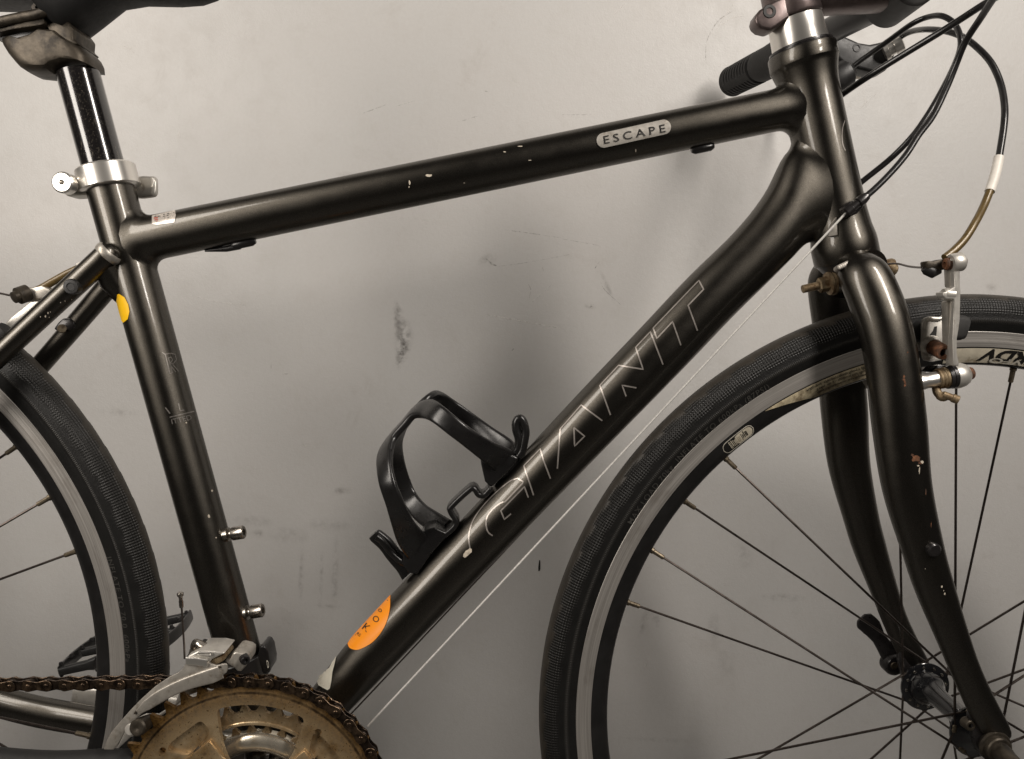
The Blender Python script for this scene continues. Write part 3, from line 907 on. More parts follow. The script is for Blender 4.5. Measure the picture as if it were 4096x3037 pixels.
mb = MB(); mb.prism([at(*q, -.012) for q in L(z0, (-200, 650), (300, 560), (900, 480), (1130, 560), (1110, 760), (900, 980), (600, 1050), (200, 950), (-200, 800))], (0, .024, 0))
mb.build('clamp_cradle', 'black_satin', post, 40, .001)
mb = MB(); mb.prism([at(*q, -.016) for q in L(z0, (1000, 520), (1450, 420), (1620, 640), (1600, 860), (1720, 960), (1640, 990), (1250, 800), (1100, 720))], (0, .032, 0))
mb.build('clamp_yoke', 'cast_dirty', post, 40, .0015)
mb = MB(); c = at(*z0(880, 180), -.021); mb.lathe(c, V((0, -1, 0)), [(-.01, .0065), (0, .0065), (.0012, .0055), (.0012, .0030), (-.001, .0028), (-.001, .0001)], 6)
mb.build('clamp_bolt', 'cast_dirty', post, 30)

saddle = empty('saddle', bike)
# shell: lower contour from the photo, widening to the rear
cont = [(-700, -90, .060), (-400, -60, .070), (-150, -40, .066), (60, -20, .055), (170, 20, .045), (240, 120, .036), (295, 150, .030), (370, 95, .028), (460, 22, .026), (560, 8, .024), (700, 14, .022), (790, 10, .020), (850, -10, .017), (880, -40, .009)]
rings = []
for (px, py, hw) in cont:
    c = at(px, py); ring = []
    zt_ = at(px, -215 if px < 850 else -150).z; tip = zt_ - c.z
    for k in range(24):
        a_ = 2 * pi * k / 24; ca, sa = cos(a_), sin(a_)
        ring.append(V((c.x, hw * math.copysign(abs(ca) ** .7, ca), c.z + tip * .5 + tip * .5 * math.copysign(abs(sa) ** .8, sa))))
    rings.append(ring)
mb = MB(); mb.loft(rings); mb.build('saddle_cover', 'saddle_black', saddle, 60)
for y0 in (-.021, .021):
    mb = MB()
    mb.tube(catmull([at(-700, 130, y0 * 2.2), at(-300, 150, y0 * 1.3), at(*z0(300, 420), y0), at(*z0(900, 290), y0), at(*z0(1300, 80), y0), at(*z0(1800, -160), y0 * .8), at(560, -60, y0 * .5)], 8), .0036, 12)
    mb.build('saddle_rail', 'cast_dirty', saddle)

# collar with quick release
collar = empty('seat_collar', bike)
cc = at(*z3(838, 122)); co = cc - sdir * .0
mb = MB(); R1 = 113 * mpp(cc)
mb.lathe(cc - sdir * .0085, sdir, [(-.0005, R1 * .80), (0, R1 - .0012), (.001, R1), (.0155, R1), (.0168, R1 - .0012), (.0168, SPR + .0008), (.012, SPR + .0008)], 56)
mb.build('clamp_band', 'alloy_bright', collar, 35)
q = at(*z3(560, 175), -.004)
mb = MB(); mb.box(q + V((.012, 0.004, 0)), V((.016, 0, .002)), V((0, .010, 0)), V((-.001, 0, .0075))); mb.build('clamp_ear', 'alloy', collar, 40, .003, 3)
mb = MB(); q = at(*z3(500, 160), -.020)
n = 48; rows = []
for h, r in ((0.0, .0060), (.001, .0072), (.0010, .0078), (.0085, .0078), (.0092, .0072), (.0096, .0066), (.0096, .0019), (.006, .0017), (.006, .00005)):
    rows.append([q + V((cos(2 * pi * k / n) * (r * (1 + (.025 if (k % 2 and .0009 < h < .009) else 0))), -h + .006, sin(2 * pi * k / n) * r)) for k in range(n)])
mb.loft(rows); mb.build('quick_release_nut', 'alloy_bright', collar, 30)
mb = MB(); mb.tube([q + V((0, .004, 0)), q + V((0, .04, 0))], .0026, 12); mb.build('quick_release_skewer', 'steel', collar)
# lever on the far side, its end peeping out to the right
P = catmull([at(*z3(600, 190), .026), at(*z3(850, 185), .030), at(*z3(1040, 195), .026), at(*z3(1120, 195), .020), at(*z3(1200, 190), .016), at(*z3(1218, 188), .015)], 8)
mb = MB(); mb.ribbon(P, [V((0.1, 0, 1))] * len(P), interp([.006, .0075, .0085, .0088, .0080, .0045], len(P)), interp([.0025, .003, .003, .003, .0028, .0014], len(P)))
mb.build('quick_release_lever', 'alloy', collar, 60)

# ------------------------------------------------------------------ headset, spacer, stem
headset = empty('headset', bike)
def on_head(px, py):
    p = at(px, py); t = (p - head_b).dot(head_d); return head_b + head_d * t, t
def lathe_head(name, m, parent, rows, n=56):
    """rows: (photo x, y, photo width)"""
    prof = []
    for x, y, w in rows:
        p, t = on_head(x, y); prof.append((t, w * .5 * mpp(p)))
    mb = MB(); mb.lathe(head_b, head_d, prof, n); return mb.build(name, m, parent, 35)
lathe_head('upper_cup_ring', 'black_anodised', headset, [(3206, 210, 236), (3206, 207, 252), (3204.5, 201, 252), (3204.3, 200, 244), (3204, 198.5, 244), (3203.8, 198, 248), (3201, 190, 244), (3200.5, 188, 226)])
lathe_head('steerer_spacer', 'alloy_bright', headset, [(3201, 192, 205), (3201, 191, 214), (3199, 186, 217), (3180, 86, 208), (3179, 84, 200)])
lathe_head('lower_cup_seal', 'zinc_rusty', headset, [(3382, 1012, 224), (3382, 1014, 238), (3384, 1022, 240), (3385, 1024, 228)])
lathe_head('crown_race', 'black_anodised', headset, [(3382, 1010, 200), (3384, 1020, 228), (3386, 1030, 238), (3389, 1045, 232), (3396, 1080, 190), (3400, 1100, 170)])

stem = empty('stem', bike)
zh = zone(2900, 0, 2.754)
lathe_head('steerer_clamp', 'stem_black', stem, [(3180, 80, 190), (3179.5, 77, 212), (3178, 70, 218), (3140, -110, 212), (3139, -116, 206)])
# rear pinch lugs
pl = [zh(*q) for q in ((720, -60), (560, 0), (455, 60), (385, 105), (345, 160), (332, 215), (345, 265), (400, 310), (500, 335), (570, 295), (720, 190))]
for y0, y1 in ((-.017, -.0015), (.0015, .017)):
    mb = MB(); mb.prism([at(*q, y0) for q in pl], (0, y1 - y0, 0)); mb.build('pinch_lug', 'stem_black', stem, 40, .002, 3)
q = at(*zh(492, 125), -.0172)
mb = MB(); mb.lathe(q, V((0, -1, 0)), [(-.004, .0052), (-.0004, .0052), (.0004, .0046), (.0004, .0026), (-.003, .0024), (-.003, .0001)], 24); mb.build('pinch_bolt', 'print_black', stem)
# extension
bar0 = at(3600, -22)
e0, e1 = at(3170, -62), at(3575, -48)
rings = []
for k in range(13):
    t = k / 12; c = e0.lerp(e1, t); hz = .0235 * (1 - t) + .0165 * t; hy = .0175 * (1 - t) + .0185 * t
    rings.append([c + V((0, hy * math.copysign(abs(cos(a)) ** .8, cos(a)), hz * math.copysign(abs(sin(a)) ** .8, sin(a)))) for a in [2 * pi * j / 28 for j in range(28)]])
mb = MB(); mb.loft(rings); mb.build('extension', 'stem_black', stem, 60)
mb = MB(); mb.lathe(bar0 + V((0, -.023, 0)), YH, [(0, .0150), (.0015, .0172), (.0445, .0172), (.046, .0150)], 36); mb.build('bar_clamp', 'print_black', stem)

handlebar = empty('handlebar', bike)
bar1 = at(2925, 328, .272)
near_end = V((bar1.x, -bar1.y, bar1.z))
mb = MB(); mb.tube([bar1.lerp(bar0, .04), bar0.lerp(bar1, .12), bar0 + V((.001, .018, 0)), bar0 + V((.001, -.018, 0)), bar0.lerp(near_end, .12), near_end.lerp(bar0, .04)], .0112, 28)
mb.build('bar', 'black_satin', handlebar)
def grip(end):
    ax = (bar0 - end).normalized(); n = 40; rows = []
    Lg = .118; prof = [(0, .0120), (.0005, .0152), (.003, .0165), (.006, .0160), (.0065, .0153)]
    k = .0085
    while k < .060:
        prof += [(k, .0142), (k + .0008, .0163), (k + .0036, .0163), (k + .0044, .0142)]; k += .0062
    prof += [(.066, .0155), (.070, .0162), (.085, .0160), (.110, .0172), (Lg - .002, .0176), (Lg, .0160)]
    a_ = V((0, 0, 1)); u = (a_ - ax * a_.dot(ax)).normalized(); w = ax.cross(u)
    for h, r in prof:
        row = []
        for j in range(n):
            t = 2 * pi * j / n
            rr = r
            if .0065 < h < .062 and cos(t * 2 + 1.6) > .80: rr = .0160      # smooth panels between the ribs
            row.append(end + ax * h + (u * cos(t) + w * sin(t)) * rr)
        rows.append(row)
    mb = MB(); mb.loft(rows); return mb.build('grip', 'grip_rubber', handlebar, 30)
grip(bar1); grip(near_end)
# far brake lever body with barrel adjuster
lever = empty('brake_lever', bike)
yl = .150
P = [zh(*q) for q in ((1175, 460), (1240, 400), (1300, 385), (1380, 420), (1480, 465), (1600, 485), (1700, 465), (1790, 440), (1890, 470), (1900, 560), (1850, 660), (1790, 770), (1690, 812), (1560, 780), (1420, 740), (1300, 700), (1240, 640), (1190, 560))]
mb = MB(); mb.prism([at(*q, yl - .009) for q in P], (0, .020, 0)); mb.build('lever_body', 'black_plastic', lever, 45, .003, 3)
bc = bar0.lerp(bar1, .50)
mb = MB(); mb.lathe(bc - (bar1 - bar0).normalized() * .009, (bar1 - bar0), [(0, .0135), (.001, .0150), (.017, .0150), (.018, .0135)], 32); mb.build('lever_clamp', 'black_anodised', lever)
mb = MB(); q = at(*zh(1455, 525), yl - .0092); mb.lathe(q, V((0, -1, 0)), [(-.003, .0042), (.0006, .0040), (.0006, .0022), (-.001, .002), (-.001, .0001)], 20); mb.build('lever_pivot', 'print_black', lever)
a_ = at(*zh(1745, 585), yl - .012); b_ = at(*zh(1965, 465), yl - .020)
mb = MB(); dd = (b_ - a_).normalized(); ll = (b_ - a_).length
mb.lathe(a_, dd, [(0, .0060), (.0008, .0086), (.0045, .0086), (.005, .0066), (ll * .55, .0064), (ll * .56, .0074), (ll * .95, .0072), (ll, .0050)], 20); mb.build('barrel_adjuster', 'alloy_bright', lever)
# lever blade and shifter pod under the bar
P = catmull([at(*zh(1640, 760), yl), at(*zh(1500, 800), yl + .02), at(*zh(1250, 830), yl + .06), at(*zh(900, 860), yl + .10)], 8)
mb = MB(); mb.ribbon(P, [V((0, .2, 1))] * len(P), interp([.007, .006, .005, .005], len(P)), .0028); mb.build('lever_blade', 'alloy_dull', lever)
a_ = at(*zh(1140, 930), yl - .02); b_ = at(*zh(1390, 770), yl - .02)
mb = MB(); mb.tube([a_, a_.lerp(b_, .3), a_.lerp(b_, .8), b_], [.010, .0135, .0125, .0075], 24); mb.build('shifter_pod', 'black_plastic', lever)
# ------------------------------------------------------------------ cables
z2 = zone(2800, 0, 1.719); zb = zone(3000, 800, 1.8358)
def cable(name, m, pts, r, parent=bike, n=12, mm=10):
    mb = MB(); mb.tube(catmull([at(*p[0], p[1]) for p in pts], mm), r, n); return mb.build(name, m, parent, 60)
cable('gear_cable', 'cable_black', [(z2(1005, 500), .13), (z2(1100, 420), .12), (z2(1290, 285), .10), (z2(1450, 170), .08), (z2(1560, 120), .07), (z2(1660, 110), .055), (z2(1745, 160), .045), (z2(1788, 250), .035), (z2(1788, 340), .03), (z2(1745, 460), .02), (z2(1660, 630), .012), (z2(1560, 800), .010), (z2(1450, 950), .012), (z2(1300, 1100), .020), (z2(1090, 1270), .026), (z2(980, 1380), .030)], .0024)
cable('front_brake_cable', 'cable_black', [(z2(1330, 300), yl - .014), (z2(1395, 245), yl - .024), (z2(1470, 213), .11), (z2(1570, 203), .085), (z2(1690, 215), .065), (z2(1800, 252), .05), (z2(1900, 322), .035), (z2(2000, 430), .022), (z2(2065, 570), .012), (z2(2093, 720), .0), (z2(2090, 860), -.008), (z2(2056, 1085), -.014)], .0026)
cable('rear_brake_cable', 'cable_black', [(z2(2220, -110), -.10), (z2(1985, 10), -.06), (z2(1700, 192), -.03), (z2(1300, 437), .0), (z2(1100, 565), .014), (z2(955, 665), .028), (z2(800, 760), .030), (z2(620, 850), .022)], .0025)
cable('gear_cable', 'cable_black', [(z2(2120, -150), -.10), (z2(2015, -5), -.075), (z2(1930, 125), -.055), (z2(1850, 245), -.042), (z2(1805, 330), -.036), (z2(1750, 470), -.030), (z2(1690, 615), -.028), (z2(1600, 800), -.028), (z2(1500, 935), -.028), (z2(1420, 1060), -.029), (z2(1320, 1180), -.030), (z2(1190, 1310), -.031), (z2(1060, 1415), -.031)], .0024)
# barrel and stop at the down tube
stop = empty('cable_stop', bike)
a_, b_ = at(*zb(700, 100), -.0305), at(*zb(860, -30), -.031)
mb = MB(); dd = (b_ - a_).normalized(); ll = (b_ - a_).length
mb.lathe(a_, dd, [(0, .0022), (.0008, .0036), (.006, .0038), (.0065, .0030), (.012, .0030), (.0125, .0040), (ll * .8, .0040), (ll, .0030)], 20); mb.build('barrel', 'black_anodised', stop, 30)
mb = MB(); mb.prism([at(*zb(*q), -.029) for q in ((690, 60), (740, 10), (800, -10), (840, 40), (790, 100), (720, 130))], (0, .012, 0)); mb.build('bracket', 'black_anodised', stop, 40, .001)
mb = MB(); mb.prism([at(*zb(*q), -.0215) for q in ((575, 270), (600, 180), (640, 120), (645, 260))], (0, .004, 0)); mb.build('weld_plate', 'alloy_dull', stop, 40, .0008)
def wire(name, m, p, q, r):
    mb = MB(); mb.tube([p, p.lerp(q, .5), q], r, 8); return mb.build(name, m, bike)
wa = a_
wire('shift_wire', 'wire_bright', a_, at(1471, 2905, -.024), .00088)
wire('shift_wire', 'wire_dark', V((a_.x, .026, a_.z)), at(1405, 2855, .016), .0007)

# ------------------------------------------------------------------ wheels
TYRE_PROF = [(.3400, 0), (.3398, .0025), (.3391, .0050), (.3378, .0074), (.3362, .0096), (.3345, .0113), (.3330, .0123), (.3318, .0130), (.3300, .0138), (.3280, .0143), (.3260, .0146),
             (.3240, .01475), (.3222, .0147), (.3210, .0145), (.3200, .0142), (.3192, .0140), (.3180, .0137), (.3166, .0133), (.3155, .0129), (.3140, .0124), (.3125, .0118), (.3110, .0112), (.3096, .0106), (.3085, .0098)]
def make_tyre(hub, par, ph=0.0, flip=1, bands=(.3355, .0022, .3246, .0020, .3190)):
    n = 920; full = [(r, -y) for r, y in reversed(TYRE_PROF)] + TYRE_PROF[1:]
    rows = []; kn, cr, rb, uv = [], [], [], []
    arc = [0.0]
    for i in range(1, len(full)): arc.append(arc[-1] + hypot(full[i][0] - full[i - 1][0], full[i][1] - full[i - 1][1]))
    NW = 92
    for k in range(n):
        th = 2 * pi * k / n; w = (k * NW / n + ph) % 1.0
        saw = (w if flip > 0 else 1 - w)
        row = []
        for i, (r, y) in enumerate(full):
            bo = bands[0] + bands[1] * saw                               # stepped edge of the smooth crown
            bi = bands[2] + bands[3] * (abs(2 * saw - 1))
            sm = lambda e, x: max(0, min(1, (x - e) / .0008 + .5))
            K = sm(bi, r) * (1 - sm(bo, r)); C_ = sm(bo, r)
            Rb = (1 - abs(r - bands[4]) / .0014) if abs(r - bands[4]) < .0014 else 0
            kn.append(K); cr.append(C_); rb.append(max(0, min(1, Rb * 2)))
            d = -.00045 * K - .0006 * (1 - sm(bi, r)) * sm(bands[4] + .002, r) + .0005 * Rb
            nr = hypot(r - .3255, y) or 1
            rr = r + d * (r - .3255) / nr; yy = y + d * y / nr
            row.append(hub + V((rr * cos(th), yy, rr * sin(th))))
            uv.append((k / n * 2 * pi * 330, arc[i] * 1000))
        rows.append(row)
    mb = MB(); mb.grid(rows, False, True); mb.attr = {'knurl': kn, 'crown': cr, 'rib': rb}; mb.uv = uv; mb.uwrap = 2 * pi * 330
    return mb, mb.build('tyre', 'tyre', par, 180)
def ring_mb(hub, prof, n=360, uvs=False):
    rows = []; uv = []
    for k in range(n):
        th = 2 * pi * k / n
        rows.append([hub + V((r * cos(th), y, r * sin(th))) for r, y in prof])
        uv += [(k / n, r) for r, y in prof]
    mb = MB(); mb.grid(rows, True, True)
    if uvs: mb.uv = uv; mb.uwrap = 1.0
    return mb
def arc_text(hub, txt, a0, r0, size, dirn, ysurf, m, par, name='tyre_lettering', bold=.006):
    """raised letters round the side wall. a0: start angle, dirn -1 = reads clockwise"""
    vs, fs = text2d(txt, bold, 1.15); mb = MB()
    for x, y in vs:
        s_ = x * size; r = r0 + (y * size if dirn < 0 else -y * size); a = a0 + dirn * s_ / r0
        mb.v.append(hub + V((r * cos(a), ysurf(r), r * sin(a))))
    mb.f = fs; return mb.build(name, m, par)
def tyre_y(r):
    for i in range(len(TYRE_PROF) - 1):
        (r1, y1), (r2, y2) = TYRE_PROF[i], TYRE_PROF[i + 1]
        if r2 <= r <= r1: return -(y1 + (y2 - y1) * (r - r1) / (r2 - r1)) - .0003
    return -.0128
def make_wheel(name, hub, groups, near_first, flange_y, ph, flip, label, bands):
    w = empty(name, bike); w['label'] = label
    tmb, _ = make_tyre(hub, w, ph, flip, bands)
    rim = ring_mb(hub, [(.2985, .0106), (.2960, .0102), (.2900, .0075), (.2855, .0048), (.2842, .0030), (.2838, 0), (.2842, -.0030), (.2855, -.0048), (.2900, -.0075), (.2960, -.0102), (.2985, -.0106), (.3000, -.006), (.3000, .006)])
    ro = rim.build('rim', 'rim_black', w, 50)
    for sgn in (-1, 1):
        tr = ring_mb(hub, [(.2985, sgn * .0100), (.2986, sgn * .01095), (.2990, sgn * .0111), (.3040, sgn * .01105), (.3094, sgn * .0111), (.3103, sgn * .0113), (.3108, sgn * .0110), (.3108, sgn * .0095)], 360, True)
        tr.build('brake_track', 'track', w, 40)
    # spokes in clusters of four, alternately to the near and the far flange
    sp = None
    for gi in range(6):
        for j in range(4):
            th = radians(groups + 60 * gi + 9.6 * j)
            side = -1 if (j % 2 == 0) == near_first else 1
            sg = -1 if j < 2 else 1
            ha = th + sg * radians(76)
            h = hub + V((.0185 * cos(ha), side * (flange_y + .0012), .0185 * sin(ha)))
            r = hub + V((.2835 * cos(th), side * .0008, .2835 * sin(th)))
            d = (r - h).normalized()
            mb = MB(); mb.tube([h, h.lerp(r, .5), r - d * .004], .00098, 8); mb.build('spoke', 'spoke_steel', w)
            mb = MB(); mb.lathe(r + d * .0015, -d, [(0, .0026), (.003, .0026), (.0036, .0020), (.0125, .0019), (.0130, .0013)], 10); mb.build('nipple', 'nipple_brass', w, 30)
            mb = MB(); mb.lathe(h - YH * side * .0006, YH * side, [(0, .0016), (.0008, .0021), (.0016, .0018), (.0021, .0008)], 10); mb.build('spoke_head', 'nipple_brass', w, 40)
    return w, tmb, rim

fw, f_tyre, f_rim = make_wheel('front_wheel', HUB_F, 135.5 - 60, True, .036, .3, 1, 'front wheel with black rim and bare metal brake track', (.3355, .0022, .3246, .0020, .3190))
rw, r_tyre, r_rim = make_wheel('rear_wheel', HUB_R, 20.0 - 60 + 26.3 - 26.0, False, .034, .6, -1, 'rear wheel partly out of the picture behind the chain', (.3388, .0007, .3285, .0024, .3225))
arc_text(HUB_F, 'MAX LOAD 70kg  INFLATE TO 600kPa (87PSI)', radians(152.5), .3112, .0068, -1, tyre_y, 'tyre_letters', fw)
arc_text(HUB_R, 'INFLATE TO 70.0  600kPa', radians(18.5), .3112, .0068, -1, tyre_y, 'tyre_letters', rw)

def hub_lathe(par, hub, prof, m='hub_black', name='hub_shell'):
    mb = MB(); mb.lathe(hub, YH, prof, 48); return mb.build(name, m, par, 35)
FL = .036
prof = [(-.048, .0065), (-.046, .0085), (-.0405, .0125), (-.0385, .0165), (-FL - .0012, .0205), (-FL - .0008, .0212), (-FL + .0008, .0212), (-FL + .0014, .0204), (-FL + .0019, .0152), (-FL + .007, .0146), (-FL + .011, .0120), (-FL + .016, .0092), (-.012, .0082), (.012, .0082), (FL - .016, .0092), (FL - .011, .0120), (FL - .007, .0146), (FL - .0019, .0152), (FL - .0014, .0204), (FL - .0008, .0212), (FL + .0008, .0212), (FL + .0012, .0205), (.0385, .0165), (.0405, .0125), (.046, .0085), (.048, .0065)]
hub_lathe(fw, HUB_F, prof)
for k in range(12):                 # holes and heads round the far flange seen from the front
    a_ = 2 * pi * k / 12 + .2
    mb = MB(); mb.lathe(HUB_F + V((.0175 * cos(a_), FL - .0016, .0175 * sin(a_))), V((0, -1, 0)), [(0, .0013), (.0006, .0013), (.0008, .0008)], 10); mb.build('flange_rivet', 'steel', fw)
# rear hub with its cassette
hub_lathe(rw, HUB_R, [(-.066, .006), (-.060, .010), (-.036, .016), (-.035, .024), (-.033, .024), (-.030, .016), (.030, .014), (.033, .022), (.035, .022), (.036, .014), (.060, .010), (.066, .006)])
for k, rr in enumerate((.026, .030, .034, .038, .043, .048, .054)):
    N = int(rr * 2 * pi / .0127); rows = []
    for i in range(N * 4):
        a_ = 2 * pi * i / (N * 4); tip = rr + (.0035 if i % 4 in (0, 1) else -.0025)
        y = -.058 + k * .0036
        rows.append([HUB_R + V((q * cos(a_), y + dy, q * sin(a_))) for q, dy in ((tip, -.0008), (tip, .0008), (rr * .6, .0008), (rr * .6, -.0008))])
    mb = MB(); mb.grid(rows, True, True); mb.build('sprocket', 'chain_steel', rw, 30)

# quick release of the front hub
qr = empty('front_quick_release', bike)
mb = MB(); mb.lathe(HUB_F + V((0, -.0575, 0)), V((0, -1, 0)), [(-.004, .0095), (.0, .0118), (.0012, .0122), (.0030, .0116), (.0032, .0098), (.0062, .0096), (.0072, .0088), (.0074, .0070), (.0100, .0068)], 36)
mb.build('nut', 'cast_dirty', qr, 30)
c = HUB_F + V((0, -.0725, 0)); rows = []
for h, sx, sz in ((0, .0068, .0068), (.003, .0072, .0068), (.006, .0082, .0055), (.016, .0082, .0046), (.0185, .0074, .0040), (.0190, .0050, .0030)):
    rows.append([c + V((sx * cos(a) * .92 + sz * sin(a) * .38, 0.006 - h, sz * sin(a) * .92 - sx * cos(a) * .38)) for a in [2 * pi * k / 24 for k in range(24)]])
mb = MB(); mb.loft(rows); mb.build('nut_grip', 'cast_dirty', qr, 45)
mb = MB(); mb.lathe(c + V((0, -.012, 0)), V((0, -1, 0)), [(0, .0024), (.0016, .0024), (.0022, .0018), (.0024, .0002)], 16); mb.build('skewer_end', 'nipple_brass', qr)
z8 = zone(3100, 2200, 1.9737)
yq = .066
P = catmull([at(*z8(945, 905), yq), at(*z8(890, 800), yq), at(*z8(820, 700), yq + .003), at(*z8(760, 610), yq + .005), at(*z8(705, 560), yq + .006), at(*z8(680, 535), yq + .006)], 6)
mb = MB(); mb.ribbon(P, [V((.8, 0, .55))] * len(P), interp([.0085, .0080, .0062, .0092, .0090, .0050], len(P)), interp([.003, .003, .0026, .0028, .0024, .0012], len(P)))
mb.build('lever', 'black_anodised', qr, 60)
mb = MB(); mb.lathe(at(*z8(945, 910), yq - .004), V((.15, -1, -.1)), [(-.008, .0098), (.0, .0100), (.002, .0090), (.003, .0060), (.0024, .0040), (.0024, .0001)], 28); mb.build('lever_pivot', 'black_anodised', qr)
mb = MB(); mb.lathe(at(*z8(940, 912), yq - .0072), V((.15, -1, -.1)), [(0, .0036), (.0010, .0034), (.0012, .0001)], 16); mb.build('pivot_pin', 'nipple_brass', qr)

# rim prints, laid out round the sloping near face of the rim
z36, z30 = zone(3600, 1000, 2.542), zone(3000, 1450, 3.672)
def rim_pt(a, r, off):
    y = -(.0106 - (.2985 - r) / .0145 * .0060) if r > .284 else -.0046
    if r > .2960: y = -.0102 - (r - .2960) * .16
    elif r > .2900: y = -.0075 - (r - .2900) * .45
    else: y = -.0048 - (r - .2855) * .60
    return HUB_F + V((r * cos(radians(a)), y - off, r * sin(radians(a))))
def rim_band(a0, a1, lo, hi, off, m=40):
    """lo(t), hi(t): radii along the band"""
    rows = []
    for i in range(m + 1):
        t = i / m; a = a0 + (a1 - a0) * t
        rows.append([rim_pt(a, lo(t) + (hi(t) - lo(t)) * k / 3, off) for k in range(4)])
    mb = MB(); mb.grid(rows, False); return mb
def rim_text(txt, a0, r0, size, off, flip, bold=0.0, slant=0.0, wide=1.0):
    """flip: the tops of the letters point to the hub"""
    vs, fs = text2d(txt, bold, 1.0); mb = MB()
    for x, y in vs:
        x = (x + slant * y) * size * wide; y = y * size
        if flip: mb.v.append(rim_pt(a0 + math.degrees(x / .29), r0 - y, off))
        else: mb.v.append(rim_pt(a0 - math.degrees(x / .29), r0 + y, off))
    mb.f = fs; return mb
rim_band(126.5, 107, lambda t: .2975 - .0115 * min(1, t / .42), lambda t: .2978, .0004).build('rim_sticker', 'cream_decal', fw)
random.seed(11)
for rr, sz in ((.2948, .0030), (.2918, .0028), (.2888, .0028)):
    tt = ''.join(random.choice('abcdefghiklmnorstu') if random.random() > .16 else ' ' for _ in range(44))
    rim_text(tt, 119.5 - (0 if rr > .294 else 1.5), rr, sz, .0007, False, .01).build('rim_print', 'print_black', fw)
rim_band(97.5, 66, lambda t: .2860, lambda t: .2976, .0004).build('rim_sticker', 'cream_clean', fw)
rim_text('NIRDV', 80.2, .2966, .0122, .0008, True, .045, .25, 1.55).build('rim_print', 'print_black', fw)
rim_text('VFO', 85.0, .2900, .0055, .0012, True, .03, 0, 2.6).build('rim_print', 'print_white', fw)
def rim_pill(am, half, r, hr, off, n=12):
    pts = []
    for k in range(n + 1):
        t = -pi / 2 + pi * k / n; pts.append((am - half - math.degrees(hr * cos(t) / r), r - hr * sin(t)))
    for k in range(n + 1):
        t = pi / 2 + pi * k / n; pts.append((am + half - math.degrees(hr * cos(t) / r), r - hr * sin(t)))
    return pts
def pill_rows(am, half, r, hr, off, m=36):
    rows = []; ext = half + math.degrees(hr / r)
    for i in range(m + 1):
        a = am - ext + 2 * ext * i / m; d_ = abs(a - am) - half
        h_ = hr if d_ <= 0 else hr * sqrt(max(0.0, 1 - (radians(d_) * r / hr) ** 2)) + 1e-5
        rows.append([rim_pt(a, r - h_ + 2 * h_ * k / 3, off) for k in range(4)])
    mb = MB(); mb.grid(rows, False); return mb
pill_rows(132.2, 1.9, .2912, .0052, .0003).build('sticker_border', 'print_white', fw)
pill_rows(132.2, 1.9, .2912, .0046, .0005).build('rim_sticker', 'print_black', fw)
pill_rows(131.2, .8, .2912, .0042, .0007).build('rim_sticker', 'cream_clean', fw)
for i in range(15):
    a0_ = 130.6 + i * .23 + random.uniform(-.03, .03); w_ = random.uniform(.03, .085)
    r0_, r1_ = .2912 - random.uniform(.0018, .0040), .2912 + random.uniform(.0018, .0040)
    rim_band(a0_ - w_, a0_ + w_, lambda t: r0_, lambda t: r1_, .0009, 2).build('sticker_print', 'cream_clean' if i > 4 else 'print_black', fw)

# ------------------------------------------------------------------ fork
fork = empty('fork', bike); fork['label'] = 'dark charcoal fork with rust spots on the near blade'
BL = [(3416, 1052, 140, -.018), (3440, 1082, 178, -.025), (3462, 1115, 196, -.030), (3492, 1180, 204, -.0345), (3532, 1290, 207, -.0395), (3558, 1400, 204, -.0425), (3574, 1500, 206, -.0435), (3597, 1700, 208, -.0450), (3628, 1950, 188, -.0470), (3692, 2200, 160, -.0490), (3738, 2350, 150, -.0500), (3817, 2565, 124, -.0515), (3873, 2707, 116, -.0525), (3935, 2838, 118, -.0530), (3978, 2912, 112, -.0535), (4000, 2950, 100, -.0540)]
def blade():
    P = catmull([at(x, y, yy) for x, y, w, yy in BL], 8)
    W = [p.x for p in catmull([V((w * .5 * mpp(at(x, y, yy)), 0, 0)) for x, y, w, yy in BL], 8)]
    n = 40; rings = []
    for i, p in enumerate(P):
        t = (P[min(i + 1, len(P) - 1)] - P[max(i - 1, 0)]).normalized()
        u = YH.cross(t).normalized(); w = t.cross(u)
        f = i / (len(P) - 1); ny = .86 if f < .75 else .86 - (f - .75) * 1.6
        rings.append([p + u * W[i] * cos(2 * pi * k / n) + w * W[i] * ny * sin(2 * pi * k / n) for k in range(n)])
    mb = MB(); mb.loft(dome(dome(rings, True, .5), False, .5)); return mb
bmb = blade(); bl_bvh = bmb.bvh()
fb = bmb.build('fork_blade', 'paint', fork, 60)
mirror_y(bmb).build('fork_blade', 'paint', fork, 60)
cr0 = at(3405, 1085)
P = [cr0 + V((.004 * abs(t) * abs(t), (.020 * t), -.003 * t * t)) for t in [-1 + k / 6 for k in range(13)]]
mb = MB(); mb.tube(P, [.0185] * 13, 28); mb.build('crown', 'paint', fork, 60)
# weld beads at the crown
z32 = zone(3200, 900, 3.304)
mb = MB()
for (x0_, y0_, x1_, y1_, k) in ((510, 565, 660, 495, 7), (765, 470, 885, 448, 6)):
    for i in range(k):
        q = at(*z32(x0_ + (x1_ - x0_) * i / (k - 1), y0_ + (y1_ - y0_) * i / (k - 1)), -.030 if x0_ < 700 else -.028)
        mb.lathe(q, V((0, -1, .3)), [(-.004, .0022), (0, .0022), (.0012, .0016), (.0017, .0004)], 10)
wb = mb.build('weld_bead', 'alloy_dull', fork)
